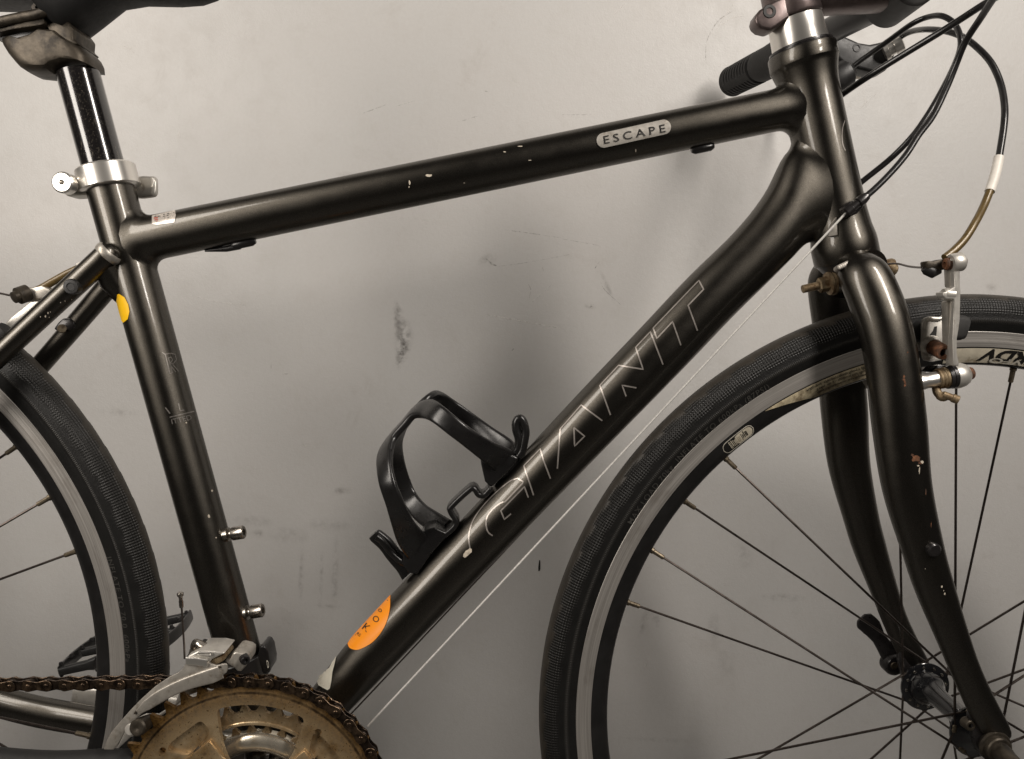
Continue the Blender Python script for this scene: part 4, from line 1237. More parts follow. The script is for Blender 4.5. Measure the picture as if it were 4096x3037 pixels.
# crown bolt
a_, b_ = at(*z32(440, 760), -.004), at(*z32(35, 850), -.004)
dd = (b_ - a_).normalized(); ll = (b_ - a_).length
mb = MB(); mb.lathe(a_, dd, [(-.012, .0030), (.0, .0030), (.0001, .0098), (.0018, .0098), (.0019, .0080), (.0022, .0080)], 30); mb.build('washer', 'zinc_rusty', fork, 30)
mb = MB(); mb.lathe(a_, dd, [(.0024, .0094), (.0042, .0092), (.0046, .0066)], 30); mb.build('washer', 'zinc_rusty', fork, 30)
mb = MB(); mb.lathe(a_, dd, [(.0046, .0060), (.0112, .0060), (.0122, .0050)], 6); mb.build('nut', 'zinc_rusty', fork, 25)
prof = [(.010, .0032)]; h = .0118
while h < ll: prof += [(h, .0033), (h + .0004, .0029)]; h += .0009
prof += [(ll + .0005, .0022)]
mb = MB(); mb.lathe(a_, dd, prof, 18); mb.build('crown_bolt', 'zinc_rusty', fork, 30)
# rack eyelet plug on the near blade and rust spots
zf = zone(3300, 1500, 1.652)
q = at(*zf(715, 1150), -.062)
mb = MB(); mb.lathe(q + V((-.002, .012, .001)), V((.12, -1, -.1)), [(0, .0064), (.010, .0064), (.0106, .0052), (.0108, .0050), (.0145, .0052), (.0155, .0042), (.0156, .0001)], 26); mb.build('eyelet_plug', 'black_anodised', fork)
mk = MB()
def blob(bv, x, y, rx, ry, off=.0002, k0=.5, k1=1.2, n=11, step=4):
    return decal_poly(bv, [(x + rx * random.uniform(k0, k1) * cos(a * 2 * pi / n), y + ry * random.uniform(k0, k1) * sin(a * 2 * pi / n)) for a in range(n)], off, step)
for (x, y, rx, ry) in ((600, 555, 32, 22), (575, 530, 14, 10), (630, 580, 16, 12), (520, 30, 9, 14), (525, 70, 9, 12), (530, 55, 8, 10), (665, 770, 4, 30), (700, 990, 3, 22)):
    q = zf(x, y); blob(bl_bvh, q[0], q[1], rx / 1.652, ry / 1.652).build('rust_spot', 'rust', fork)
for (x, y, rx, ry) in ((1130, 1300, 9, 14), (1135, 1340, 8, 18), (1155, 1120, 6, 6)):
    q = zb(x, y); blob(bl_bvh, q[0], q[1], rx / 1.8358, ry / 1.8358).build('rust_spot', 'rust', fork)
for (x, y, rx, ry) in ((640, 575, 10, 12), (622, 630, 5, 24), (770, 1400, 6, 9), (790, 1445, 6, 10), (783, 1425, 3, 5), (662, 1280, 3, 4), (615, 600, 8, 6)):
    q = zf(x, y); blob(bl_bvh, q[0], q[1], rx / 1.652, ry / 1.652, .0003).build('paint_chip', 'chip_pale', fork)
# dropouts
for sgn in (-1, 1):
    mb = MB(); y0 = .051 * sgn
    mb.prism([HUB_F + V((x, y0 - .003, z)) for x, z in ((-.018, .034), (-.004, .036), (.008, .016), (.013, .002), (.010, -.010), (.003, -.014), (-.005, -.012), (-.012, -.002), (-.018, .016))], (0, .006, 0))
    mb.build('dropout', 'black_anodised', fork, 40, .0012)
z35 = zone(3550, 2550, 3.392)
mb = MB(); q = at(*z35(1100, 1180), -.052); mb.lathe(q, V((.1, -1, 0)), [(-.004, .0044), (.002, .0042), (.0026, .0036), (.0026, .0022), (.0, .0020), (.0, .0001)], 24); mb.build('eyelet', 'cast_dirty', fork)
q = at(*z8(1048, 722), .047); mb = MB(); mb.lathe(q, V((0, -1, 0)), [(0, .003), (.001, .0028), (.001, .0016), (0, .0015), (0, .0001)], 16); mb.build('eyelet', 'cast_dirty', fork)

# ------------------------------------------------------------------ front brake
def vbrake_near():
    br = empty('front_brake', bike); br['label'] = 'silver linear-pull front brake with rusty bolts'
    # boss, spring and washers run forward from the blade
    a_, b_ = at(*z36(190, 1345), -.043), at(*z36(745, 1250), -.043)
    dd = (b_ - a_).normalized(); ll = (b_ - a_).length; s = ll / 555
    def seg(name, m, rows):
        mb = MB(); mb.lathe(a_, dd, [((x - 190) * s, w * .5 / 2.542 * mpp(a_)) for x, w in rows], 36); return mb.build(name, m, br, 35)
    seg('boss', 'alloy_bright', [(110, 178), (200, 178), (240, 172), (262, 160), (350, 158), (378, 164), (380, 150)])
    seg('spring', 'zinc_rusty', [(375, 150), (376, 205), (392, 212), (400, 196), (410, 212), (425, 214), (436, 198), (446, 214), (465, 216), (470, 180)])
    seg('washer', 'black_anodised', [(466, 180), (467, 236), (500, 242), (502, 222), (508, 246), (536, 250), (540, 200)])
    seg('pivot_bolt', 'rust', [(690, 100), (692, 128), (720, 128), (735, 112), (745, 80), (744, 40)])
    # arm base dome
    seg('arm_base', 'alloy', [(538, 230), (540, 258), (580, 262), (630, 246), (670, 205), (690, 150), (693, 100)])
    # the arm itself, a slim plate with a rib
    y0 = -.050
    outl = [(600, 1180), (545, 1180), (540, 1100), (535, 900), (545, 700), (552, 520), (545, 500), (470, 500), (440, 470), (440, 430), (470, 425), (510, 400), (552, 375), (556, 360), (552, 260), (545, 170), (520, 150), (515, 95), (530, 82), (625, 78), (640, 100), (640, 160), (612, 180), (612, 360), (618, 420), (612, 700), (600, 800), (582, 900), (580, 1050), (600, 1140)]
    mb = MB(); mb.prism([at(*z36(*q), y0 - .004) for q in outl], (0, .010, 0)); mb.build('brake_arm', 'alloy', br, 40, .0016, 3)
    outl = [(548, 1150), (500, 1130), (490, 1000), (482, 700), (480, 520), (552, 520), (545, 700), (535, 900), (540, 1100)]
    mb = MB(); mb.prism([at(*z36(*q), y0 + .001) for q in outl], (0, .008, 0)); mb.build('arm_web', 'alloy_dull', br, 40, .001)
    outl = [(556, 370), (505, 380), (500, 250), (498, 160), (545, 160)]
    mb = MB(); mb.prism([at(*z36(*q), y0 + .001) for q in outl], (0, .007, 0)); mb.build('arm_web', 'alloy_dull', br, 40, .001)
    q = at(*z36(455, 450), y0); mb = MB(); mb.lathe(q, V((-1, 0, 0)), [(-.006, .0046), (.0, .0046), (.0015, .0038), (.002, .0008)], 20); mb.build('spring_peg', 'alloy', br)
    # head screw
    a2, b2 = at(*z36(655, 115), y0), at(*z36(440, 150), y0)
    mb = MB(); mb.lathe(a2, (b2 - a2), [(-.0006, .0030), (.0004, .0041), (.0018, .0041), (.0019, .0024), ((b2 - a2).length - .0050, .0024), ((b2 - a2).length - .0048, .0044), ((b2 - a2).length - .0018, .0043), ((b2 - a2).length - .001, .0036), ((b2 - a2).length - .001, .0020), ((b2 - a2).length - .003, .0018), ((b2 - a2).length - .003, .0001)], 28); mb.build('head_screw', 'rust', br, 35)
    a5, b5 = at(*z36(632, 118), y0 - .001), at(*z36(512, 138), y0 - .001)
    mb = MB(); mb.lathe(a5, b5 - a5, [(0, .0062), (.001, .0068), ((b5 - a5).length - .001, .0068), ((b5 - a5).length, .0062)], 28); mb.build('arm_head', 'alloy', br)
    # noodle holder link
    outl = [(265, 115), (300, 110), (340, 115), (420, 95), (480, 95), (500, 140), (490, 195), (430, 205), (380, 205), (330, 215), (275, 190)]
    mb = MB(); mb.prism([at(*z36(*q), y0 + .004) for q in outl], (0, .009, 0)); mb.build('noodle_holder', 'cast_dirty', br, 40, .0012)
    mb = MB(); mb.tube([at(*z36(400, 205), y0 + .008), at(*z36(330, 225), y0 + .008), at(*z36(275, 200), y0 + .008), at(*z36(245, 180), y0 + .008)], [.003, .0046, .0042, .003], 16); mb.build('rubber_boot', 'black_plastic', br)
    # pad carrier and pad
    outl = [(232, 1100), (222, 1000), (225, 740), (240, 700), (275, 685), (400, 690), (440, 665), (486, 632), (492, 1000), (480, 1080), (430, 1120), (330, 1140), (255, 1125)]
    yp = -.030
    front = [z36(*q) for q in outl]
    slot = [z36(*q) for q in ((305, 920), (308, 860), (340, 820), (352, 780), (378, 776), (372, 850), (362, 920))]
    mb = MB(); mb.prism([at(*q, yp) for q in front], (0, .0028, 0)); mb.build('pad_carrier', 'alloy', br, 40, .001)
    mb = MB(); mb.prism([at(*q, yp - .0004) for q in slot], (0, .0006, 0)); mb.build('carrier_slot', 'print_black', br)
    mb = MB(); mb.tube(catmull([at(*z36(480, 640), yp - .001), at(*z36(440, 675), yp - .001), at(*z36(400, 700), yp - .001), at(*z36(290, 698), yp - .001), at(*z36(245, 730), yp - .001), at(*z36(232, 800), yp - .001)], 5), .0016, 10); mb.build('carrier_rim', 'alloy', br)
    # pad bolt points at the viewer
    a3, b3 = at(*z36(320, 975), yp), at(*z36(448, 1045), yp - .017)
    mb = MB(); mb.lathe(a3, (b3 - a3), [(-.001, .0080), (.0015, .0078), (.0035, .0064), (.0036, .004)], 30); mb.build('pad_washer', 'alloy', br)
    Lb = (b3 - a3).length
    mb = MB(); mb.lathe(a3, (b3 - a3), [(.003, .0059), (Lb - .001, .0057), (Lb, .0050), (Lb, .0030), (Lb - .006, .0027), (Lb - .006, .0001)], 28); mb.build('pad_bolt', 'rust', br, 35)
    P = [at(*z36(x, y), -.019) for x, y in ((90, 870), (220, 835), (420, 800), (590, 790), (645, 800))]
    mb = MB(); mb.ribbon(catmull(P, 6), [V((0, 0, 1))] * 25, interp([.004, .0090, .0098, .0098, .0085], 25), .0072); mb.build('brake_pad', 'pad_rubber', br, 60)
    # spring adjusting screw under the boss
    mb = MB(); mb.tube(catmull([at(*z36(365, 1380), -.042), at(*z36(380, 1450), -.045), at(*z36(430, 1495), -.048), at(*z36(470, 1480), -.050)], 5), [.0030] * 8 + [.0034] * 8, 14); mb.build('spring_arm', 'zinc_rusty', br)
    mb = MB(); a4, b4 = at(*z36(440, 1470), -.050), at(*z36(520, 1500), -.052); mb.lathe(a4, b4 - a4, [(0, .0026), (.006, .0026), (.0064, .0032), (.0105, .0032), (.0108, .0027), (.0108, .0016), (.009, .0014), (.009, .0001)], 18); mb.build('adjusting_screw', 'zinc_rusty', br, 35)
    # bracket behind the boss
    outl = [(250, 1240), (300, 1190), (400, 1165), (490, 1175), (500, 1230), (380, 1250)]
    mb = MB(); mb.prism([at(*z36(*q), -.036) for q in outl], (0, .006, 0)); mb.build('spring_plate', 'black_anodised', br, 40, .001)
    # far arm: mirror of arm and base, plus its cable clamp bolt
    outl = [(600, 1300), (540, 1300), (540, 900), (545, 520), (500, 440), (545, 370), (545, 120), (625, 100), (625, 300), (612, 700), (582, 900), (610, 1150)]
    pts = [at(*z36(*q), -.048) for q in outl]
    mb = MB(); mb.prism([V((p.x, -p.y - .005, p.z)) for p in pts], (0, .010, 0)); mb.build('brake_arm', 'alloy', br, 40, .0016, 3)
    mb = MB(); mb.lathe(V((a_.x, -a_.y, a_.z)), dd, [(-.014, .0135), (.02, .0125), (.022, .018), (.040, .019), (.048, .012), (.05, .004)], 30); mb.build('boss', 'alloy_dull', br)
    q = at(*z32(1130, 560), .040); e = at(*z32(1250, 600), .040)
    mb = MB(); mb.lathe(q, e - q, [(-.004, .005), (.002, .0085), (.004, .0085), (.0042, .0052), ((e - q).length, .0050), ((e - q).length + .001, .004)], 20); mb.build('cable_clamp_bolt', 'zinc_rusty', br, 35)
    mb = MB(); mb.tube(catmull([at(*z32(1120, 520), .036), at(*z32(1280, 512), .022), at(*z32(1420, 545), .0), at(*z32(1530, 560), -.02), at(*z36(245, 180), y0 + .008)], 6), .00085, 8); mb.build('brake_wire', 'wire_dark', br)
    # white ferrule and olive noodle
    cable('ferrule', 'white_plastic', [(z2(2056, 1080), -.014), (z2(2030, 1200), -.018), (z2(1992, 1318), -.023)], .0036, br, 18, 4)
    cable('noodle', 'noodle_olive', [(z2(1994, 1312), -.023), (z2(1950, 1420), -.028), (zb(1655, 165), -.036), (zb(1580, 285), -.041), (zb(1500, 370), -.044), (zb(1430, 425), -.046)], .0029, br, 14, 6)
    return br
vbrake_near()

# ------------------------------------------------------------------ rear brake (mostly hidden by the seat stay)
rb = empty('rear_brake', bike)
yb = .000
outl = [(40, 1030), (75, 960), (150, 880), (250, 800), (350, 720), (400, 680), (520, 680), (480, 760), (300, 900), (150, 1030), (60, 1060)]
mb = MB(); mb.prism([at(*zs(*q), .014) for q in outl], (0, .009, 0)); mb.build('brake_arm', 'alloy', rb, 40, .0016, 3)
outl = [(205, 570), (295, 485), (420, 500), (540, 470), (640, 510), (690, 560), (600, 640), (480, 670), (330, 690), (240, 650)]
mb = MB(); mb.prism([at(*zs(*q), -.004) for q in outl], (0, .010, 0)); mb.build('noodle_holder', 'alloy_dull', rb, 40, .0015)
cable('noodle', 'noodle_olive', [(zs(430, 560), -.001), (zs(560, 500), 0), (zs(700, 420), .002), (zs(880, 320), .004), (zs(1060, 235), .006)], .0030, rb)
cable('ferrule', 'white_plastic', [(zs(1045, 240), .006), (zs(1100, 215), .007), (zs(1180, 180), .008)], .0040, rb)
q = at(*zs(300, 590), -.006); e = at(*zs(215, 620), -.010)
mb = MB(); mb.lathe(q, e - q, [(-.004, .0066), (.0035, .0066), (.004, .0045), (.007, .0045), (.0075, .0030)], 20); mb.build('rubber_boot', 'cast_dirty', rb)
mb = MB(); mb.tube(catmull([at(*zs(215, 610), -.006), at(*zs(100, 595), .0), at(*zs(0, 575), .006), at(-60, 1170, .012)], 5), .00085, 8); mb.build('brake_wire', 'wire_dark', rb)
outl = [(700, 1050), (760, 960), (830, 900), (930, 905), (985, 960), (980, 1020), (900, 1060), (780, 1080)]
mb = MB(); mb.prism([at(*zs(*q), .020) for q in outl], (0, .007, 0)); mb.build('pad_carrier', 'black_anodised', rb, 40, .0015)
q = at(*zs(820, 1040), .0195); mb = MB(); mb.lathe(q, V((.4, -1, .3)), [(-.002, .0035), (.001, .0034), (.0014, .001)], 14); mb.build('pad_bolt', 'nipple_brass', rb)  # brass-coloured bolt added to stand in for a yellow glint
for sgn in (-1, 1):
    mb = MB(); P = [at(-90 + x, 1330 + y, .019 * sgn) for x, y in ((0, 90), (60, 40), (120, -10))]
    mb.tube(P, .007, 12); mb.build('brake_pad', 'pad_rubber', rb)

# ------------------------------------------------------------------ chainset
CR = BBc.copy(); RP = 536 * mpp(CR)                 # pitch radius of the big ring
NT = 46; PITCH = 2 * RP * sin(pi / NT)
mat_chainring('ring_big', .070, .098, tuple(CR)); mat_chainring('ring_mid', .080, .11, tuple(CR)); mat_chainring('ring_small', .050, .066, tuple(CR))
mat('ring_dish', (.72, .66, .55), .26, .85, var=.06, dirt=(.36, .27, .15), dirt_amt=.06, scale=60, rvar=.05)
KS = RP / .097
def plate(outer, holes, cen, y_of, thick, inner_pts=()):
    """flat plate in the chainset plane. outer, holes: lists of (x, z) about cen"""
    pts = []; edges = []
    def addl(lp):
        b = len(pts); pts.extend(V((p[0], p[1])) for p in lp); m = len(lp)
        edges.extend((b + i, b + (i + 1) % m) for i in range(m))
    addl(outer)
    for h in holes: addl(h)
    pts.extend(V(p) for p in inner_pts)
    r = delaunay_2d_cdt(pts, edges, [], 0, 1e-7)
    vs, es, fs = r[0], r[1], r[2]
    keep = []
    for f in fs:
        cx = sum(vs[i].x for i in f) / len(f); cz = sum(vs[i].y for i in f) / len(f)
        if inside(cx, cz, outer) and not any(inside(cx, cz, h) for h in holes): keep.append(f)
    mb = MB(); n = len(vs)
    for v in vs:
        mb.v.append(cen + V((v.x, y_of(hypot(v.x, v.y)), v.y)))
    for v in vs:
        mb.v.append(cen + V((v.x, y_of(hypot(v.x, v.y)) + thick, v.y)))
    cnt = {}
    for f in keep:
        mb.f.append(tuple(f)); mb.f.append(tuple(i + n for i in reversed(f)))
        for i in range(len(f)):
            a, b = f[i], f[(i + 1) % len(f)]; k = (min(a, b), max(a, b)); cnt[k] = cnt.get(k, 0) + 1
    for (a, b), c_ in cnt.items():
        if c_ == 1: mb.f.append((a, b, b + n, a + n))
    used = sorted({i for f in mb.f for i in f}); mp = {o: k for k, o in enumerate(used)}
    mb.v = [mb.v[i] for i in used]; mb.f = [tuple(mp[i] for i in f) for f in mb.f]
    return mb
def teeth(N, rp, ph=0.0, up=.0040, dn=.0042):
    o = []
    for i in range(N):
        a = ph + 2 * pi * i / N; s_ = 2 * pi / N
        for f, r in ((0, rp - dn), (.17, rp - dn * .85), (.29, rp - dn * .25), (.40, rp + up * .6), (.47, rp + up), (.53, rp + up), (.60, rp + up * .6), (.71, rp - dn * .25), (.83, rp - dn * .85)):
            o.append((r * cos(a + f * s_), r * sin(a + f * s_)))
    return o
def circ(cx, cz, r, n=20): return [(cx + r * cos(2 * pi * k / n), cz + r * sin(2 * pi * k / n)) for k in range(n)]
def polar(a, r): return (r * cos(radians(a)), r * sin(radians(a)))
def rounded(poly, rad, seg=5):
    o = []; m = len(poly)
    for i in range(m):
        p, q, r = V(poly[i - 1]), V(poly[i]), V(poly[(i + 1) % m])
        a = (p - q); b = (r - q); d = min(rad, a.length * .45, b.length * .45)
        s_, e = q + a.normalized() * d, q + b.normalized() * d
        for k in range(seg + 1):
            t = k / seg; v = s_ * (1 - t) ** 2 + q * 2 * t * (1 - t) + e * t * t; o.append((v.x, v.y))
    return o
chainset = empty('chainset', bike); chainset['label'] = 'triple chainset with brown grime on the big ring'
rot = -4
def window(a):
    top = [polar(a + 23 - 46 * k / 8, .0800 * KS) for k in range(9)]
    p = [polar(a + 24.5, .072 * KS)] + top + [polar(a - 24.5, .072 * KS), polar(a - 29, .052 * KS), polar(a - 30, .036 * KS), polar(a + 30, .036 * KS), polar(a + 29, .052 * KS)]
    return rounded(p, .006)
wins = [window(90 + rot + 90 * k) for k in range(4)]
bolts = [circ(*polar(45 + rot + 90 * k, .0535 * KS), .0042) for k in range(4)]
small = [circ(*polar(45 + rot + 90 * k + (15 if k % 2 else 12), .0770 * KS), .0027, 14) for k in range(4)]
pock = []
for k in range(4):
    a = 45 + rot + 90 * k
    for s_ in (1,):
        pock.append(rounded([polar(a + 14, .0745 * KS), polar(a - 1, .0750 * KS) if False else polar(a + 9, .0765 * KS), polar(a - 12, .0770 * KS), polar(a - 14, .066 * KS), polar(a - 7.5, .0615 * KS), polar(a + 8, .0610 * KS)], .004))
inner = [polar(3 * i + (1.5 if j % 2 else 0), r * KS) for i in range(120) for j, r in enumerate((.0905, .0885, .0870, .0855, .0835, .0815))]
def dish(r):
    r /= KS
    if r > .0895: return 0.0
    if r > .0870: return -.0014 * (.0895 - r) / .0025
    if r > .0845: return -.0014
    if r > .0825: return -.0014 + .0006 * (.0845 - r) / .002
    return -.0008
mb = plate(teeth(NT, RP), wins + pock + bolts + small, CR, dish, .0032, inner)
mb.build('chainring', 'ring_big', chainset, 24)
mb = plate(circ(0, 0, .0860 * KS, 90), wins + bolts, CR + V((0, .0024, 0)), lambda r: 0, .0016)
mb.build('ring_back_plate', 'ring_mid', chainset, 24)
for k in range(4):
    p = polar(45 + rot + 90 * k, .0535 * KS)
    mb = MB(); mb.lathe(CR + V((p[0], -.0010, p[1])), V((0, -1, 0)), [(-.006, .0040), (-.0055, .0075), (.0005, .0078), (.0016, .0070), (.0018, .0058), (.0010, .0054), (.0010, .0034), (-.003, .0032), (-.003, .0001)], 26); mb.build('ring_bolt', 'cast_dirty', chainset, 35)
# middle and small rings, pushed back towards the frame
c_m = CR + V((0, .0085, 0)); c_s = CR + V((0, .0165, 0))
mb = plate(teeth(36, RP * .752, .05, .0036, .0036), [circ(0, 0, RP * .618, 90)] + [circ(*polar(55 + rot + 90 * k, RP * .665), .0026, 12) for k in range(4)], c_m, lambda r: 0, .0030, [polar(3 * i, RP * .69) for i in range(120)])
mb.build('chainring', 'ring_mid', chainset, 24)
mb = MB(); mb.lathe(c_m, V((0, -1, 0)), [(-.002, RP * .617), (.0, RP * .617), (.0010, RP * .624), (.0011, RP * .640), (.0002, RP * .650), (-.002, RP * .652)], 90, closed=True); mb.build('ring_lip', 'ring_mid', chainset, 50)
mb = plate(teeth(28, RP * .545, .02, .0030, .0030), [circ(0, 0, RP * .48, 80)], c_s, lambda r: 0, .0030)
mb.build('chainring', 'ring_small', chainset, 24)
mb = MB(); mb.lathe(c_s, V((0, -1, 0)), [(-.004, RP * .372), (.001, RP * .370), (.0035, RP * .385), (.0052, RP * .415), (.0054, RP * .445), (.0044, RP * .480), (.0024, RP * .508), (.0, RP * .522), (-.004, RP * .522)], 96, closed=True); mb.build('ring_dish', 'ring_dish', chainset, 60)
# inner spider legs, hub and crank arms
for k in range(4):
    a = 45 + rot + 90 * k; p, q = polar(a, .018), polar(a, .060 * KS); nrm = polar(a + 90, 1)
    mb = MB(); w0, w1 = .010, .013
    mb.prism([CR + V((x, -.0045, z)) for x, z in ((p[0] + nrm[0] * w0, p[1] + nrm[1] * w0), (q[0] + nrm[0] * w1, q[1] + nrm[1] * w1), (q[0] - nrm[0] * w1, q[1] - nrm[1] * w1), (p[0] - nrm[0] * w0, p[1] - nrm[1] * w0))], (0, .005, 0))
    mb.build('spider_leg', 'ring_mid', chainset, 40, .001)
mb = MB(); mb.lathe(CR + V((0, .012, 0)), V((0, -1, 0)), [(0, .024), (.012, .024), (.022, .019), (.026, .018), (.027, .012)], 40); mb.build('crank_hub', 'alloy_dull', chainset)
cd = V((.95, 0, -.31)).normalized()
def arm(sgn, m):
    d_ = cd * (1 if sgn < 0 else -1); y0 = .074 * sgn
    P = [BB + V((0, y0, 0)) - d_ * .012, BB + V((0, y0, 0)), BB + d_ * .08 + V((0, y0 + .004 * sgn, 0)), BB + d_ * .165 + V((0, y0 + .008 * sgn, 0)), BB + d_ * .178 + V((0, y0 + .008 * sgn, 0))]
    if sgn > 0:
        e = at(*z6(420, 805), y0); P = [BB + V((0, y0, 0)), BB.lerp(e, .1) + V((0, y0 * .9, 0)), V((BB.lerp(e, .5).x, y0, BB.lerp(e, .5).z)), V((BB.lerp(e, .9).x, y0, BB.lerp(e, .9).z)), e]
    P = catmull(P, 6)
    mb = MB(); mb.ribbon(P, [V((-d_.z, 0, d_.x))] * len(P), interp([.014, .016, .0115, .0125, .0115, .0100], len(P)), .0062); return mb.build('crank_arm', m, chainset, 60)
arm(-1, 'alloy_dull'); arm(1, 'alloy')
# pedals
def pedal(c, tilt, sgn):
    pd = empty('pedal', bike); ax = V((cos(tilt), 0, sin(tilt))); up = V((-sin(tilt), 0, cos(tilt)))
    mb = MB(); mb.tube([c, c + YH * sgn * .095], [.0095, .0070], 18); mb.build('axle', 'black_satin', pd)
    for k in (-1, 1):
        mb = MB(); e = c + ax * k * .045; n = 13; P = [e + YH * sgn * (.008 + .084 * i / (n - 1)) + ax * k * .006 * sin(pi * i / (n - 1)) for i in range(n)]
        mb.ribbon(P, [up] * n, .0055, .0016); mb.build('cage_plate', 'black_satin', pd, 60)
        for i in range(5):
            mb = MB(); q = e + YH * sgn * (.012 + .018 * i) + up * .0055; mb.lathe(q, up, [(-.001, .0024), (.0022, .0015), (.0026, .0004)], 8); mb.build('cage_tooth', 'black_satin', pd)
    for yy in (.010, .050, .090):
        mb = MB(); P = [c + ax * t + YH * sgn * yy for t in (-.046, -.02, 0, .02, .046)]
        mb.ribbon(P, [up] * 5, [.004, .0045, .0085, .0045, .004], .0036); mb.build('cross_rib', 'black_plastic', pd, 60)
    return pd
pe = at(*z6(420, 805), .083); pedal(at(*z6(575, 640), .085), radians(16), 1)['label'] = 'far pedal behind the rear wheel'
pedal(BB + cd * .170 + V((0, -.090, 0)), radians(4), -1)['label'] = 'near pedal below the picture'

# ------------------------------------------------------------------ chain
chain = empty('chain', bike); chain['label'] = 'rusty brown bicycle chain'
def link_outline(w, r, n=9):
    o = []
    for k in range(n):
        a = -pi / 2 + pi * k / (n - 1); o.append((PITCH + r * cos(a), r * sin(a)))
    o.append((PITCH * .5, w))
    for k in range(n):
        a = pi / 2 + pi * k / (n - 1); o.append((r * cos(a), r * sin(a)))
    o.append((PITCH * .5, -w))
    return o
def link_mesh(outer):
    mb = MB(); ol = link_outline(.0030 if outer else .0034, .0044 if outer else .0047)
    for y0 in ((-.0040, .0030) if outer else (-.0028, .0018)):
        mb.prism([V((x, y0, z)) for x, z in ol], (0, .0010, 0))
    if outer:
        for x in (0, PITCH): mb.lathe(V((x, -.0046, 0)), YH, [(0, .0012), (.0004, .0019), (.0088, .0019), (.0092, .0012)], 10)
    else:
        for x in (0, PITCH): mb.lathe(V((x, -.0018, 0)), YH, [(0, .0039), (.0036, .0039)], 14)
    o = mb.build('link', 'chain_steel' if outer else 'chain_dark', chain, 35, .00025, 1)
    return o
protos = [link_mesh(True), link_mesh(False)]
cpin = at(999, 2710, RING_Y)
a_t = atan2(cpin.z - CR.z, cpin.x - CR.x)
cpos = CR + V((0, .0016, 0))
pins = []
for k in range(0, 24): pins.append(cpos + V((RP * cos(a_t - 2 * pi * k / NT), 0, RP * sin(a_t - 2 * pi * k / NT))))
pins = pins[::-1]                                  # from below, over the top, to the tangent point
t_dir = (at(0, 2727, RING_Y + .006) - at(930, 2711, RING_Y)); t_dir = t_dir.normalized()
p = pins[-1]
while p.x > HUB_R.x + .01:
    p = p + t_dir * PITCH; pins.append(p)
used = [False, False]
for i in range(len(pins) - 1):
    a, b = pins[i + 1], pins[i]                    # local +x runs from a to b
    d_ = (b - a); k = i % 2
    if not used[k]: o = protos[k]; used[k] = True
    else: o = copy_obj(protos[k], chain)
    ex = d_.normalized(); ez = ex.cross(YH).normalized(); ey = ez.cross(ex)
    o.matrix_local = Matrix(((ex.x, ey.x, ez.x, a.x), (ex.y, ey.y, ez.y, a.y), (ex.z, ey.z, ez.z, a.z), (0, 0, 0, 1)))

# ------------------------------------------------------------------ front derailleur
fd = empty('front_derailleur', bike); fd['label'] = 'silver front derailleur above the big chainring'
zc = zone(400, 2550, 3.3917)
outer = [(45, 1525), (85, 1410), (150, 1290), (250, 1170), (400, 1000), (560, 835), (750, 665), (950, 530), (1060, 478), (1120, 430), (1150, 370), (1170, 335), (1480, 350), (1590, 385), (1650, 362), (1700, 355), (1725, 375), (1732, 430), (1715, 480), (1670, 515), (1560, 545), (1400, 582), (1200, 640), (1050, 718), (900, 790), (760, 880), (620, 1000), (500, 1095), (430, 1170), (330, 1290), (260, 1420), (180, 1530)]
yf = RING_Y - .0075
mb = MB(); mb.prism([at(*zc(*q), yf) for q in outer], (0, .0018, 0)); mb.build('cage_plate', 'alloy_dull', fd, 40, .0007)
crease = [(470, 1030), (600, 905), (760, 790), (920, 690), (1080, 612), (1250, 548), (1420, 492), (1560, 440), (1640, 395)]
mb = MB(); mb.tube(catmull([at(*zc(*q), yf - .0002) for q in crease], 5), .0008, 8); mb.build('cage_crease', 'cast_dirty', fd)
mb = MB(); mb.ribbon(catmull([at(*zc(*q), yf - .0008) for q in [(520, 1010), (640, 915), (780, 820), (940, 730), (1100, 655), (1300, 585), (1500, 525), (1640, 470)]], 5), [V((.6, 0, .8))] * 36, interp([.0022, .0040, .0046, .0046, .0046, .0050, .0056, .0050], 36), .0012); mb.build('cage_rib', 'alloy_dull', fd, 60)
inn = [(200, 1560), (330, 1290), (440, 1130), (620, 1040), (800, 1040), (1010, 900), (1110, 690), (1500, 560), (1500, 680), (1180, 800), (1000, 960), (800, 1090), (600, 1130), (400, 1370), (260, 1500)]
mb = MB(); mb.prism([at(*zc(*q), RING_Y + .012) for q in inn], (0, .0018, 0)); mb.build('cage_plate', 'alloy', fd, 40, .0007)
q = at(*zc(520, 1220), RING_Y - .008); mb = MB(); mb.lathe(q, V((-.1, -1, .2)), [(-.016, .0048), (-.004, .0062), (.001, .0062), (.0022, .0052), (.0025, .0024), (.0018, .001)], 24); mb.build('cage_screw', 'cast_dirty', fd, 35)
q = at(*zc(420, 1250), RING_Y - .008); mb = MB(); mb.lathe(q, V((-.1, -1, .2)), [(-.008, .0050), (.0, .0050), (.0012, .0036), (.0014, .0004)], 18); mb.build('cage_screw', 'alloy', fd, 35)
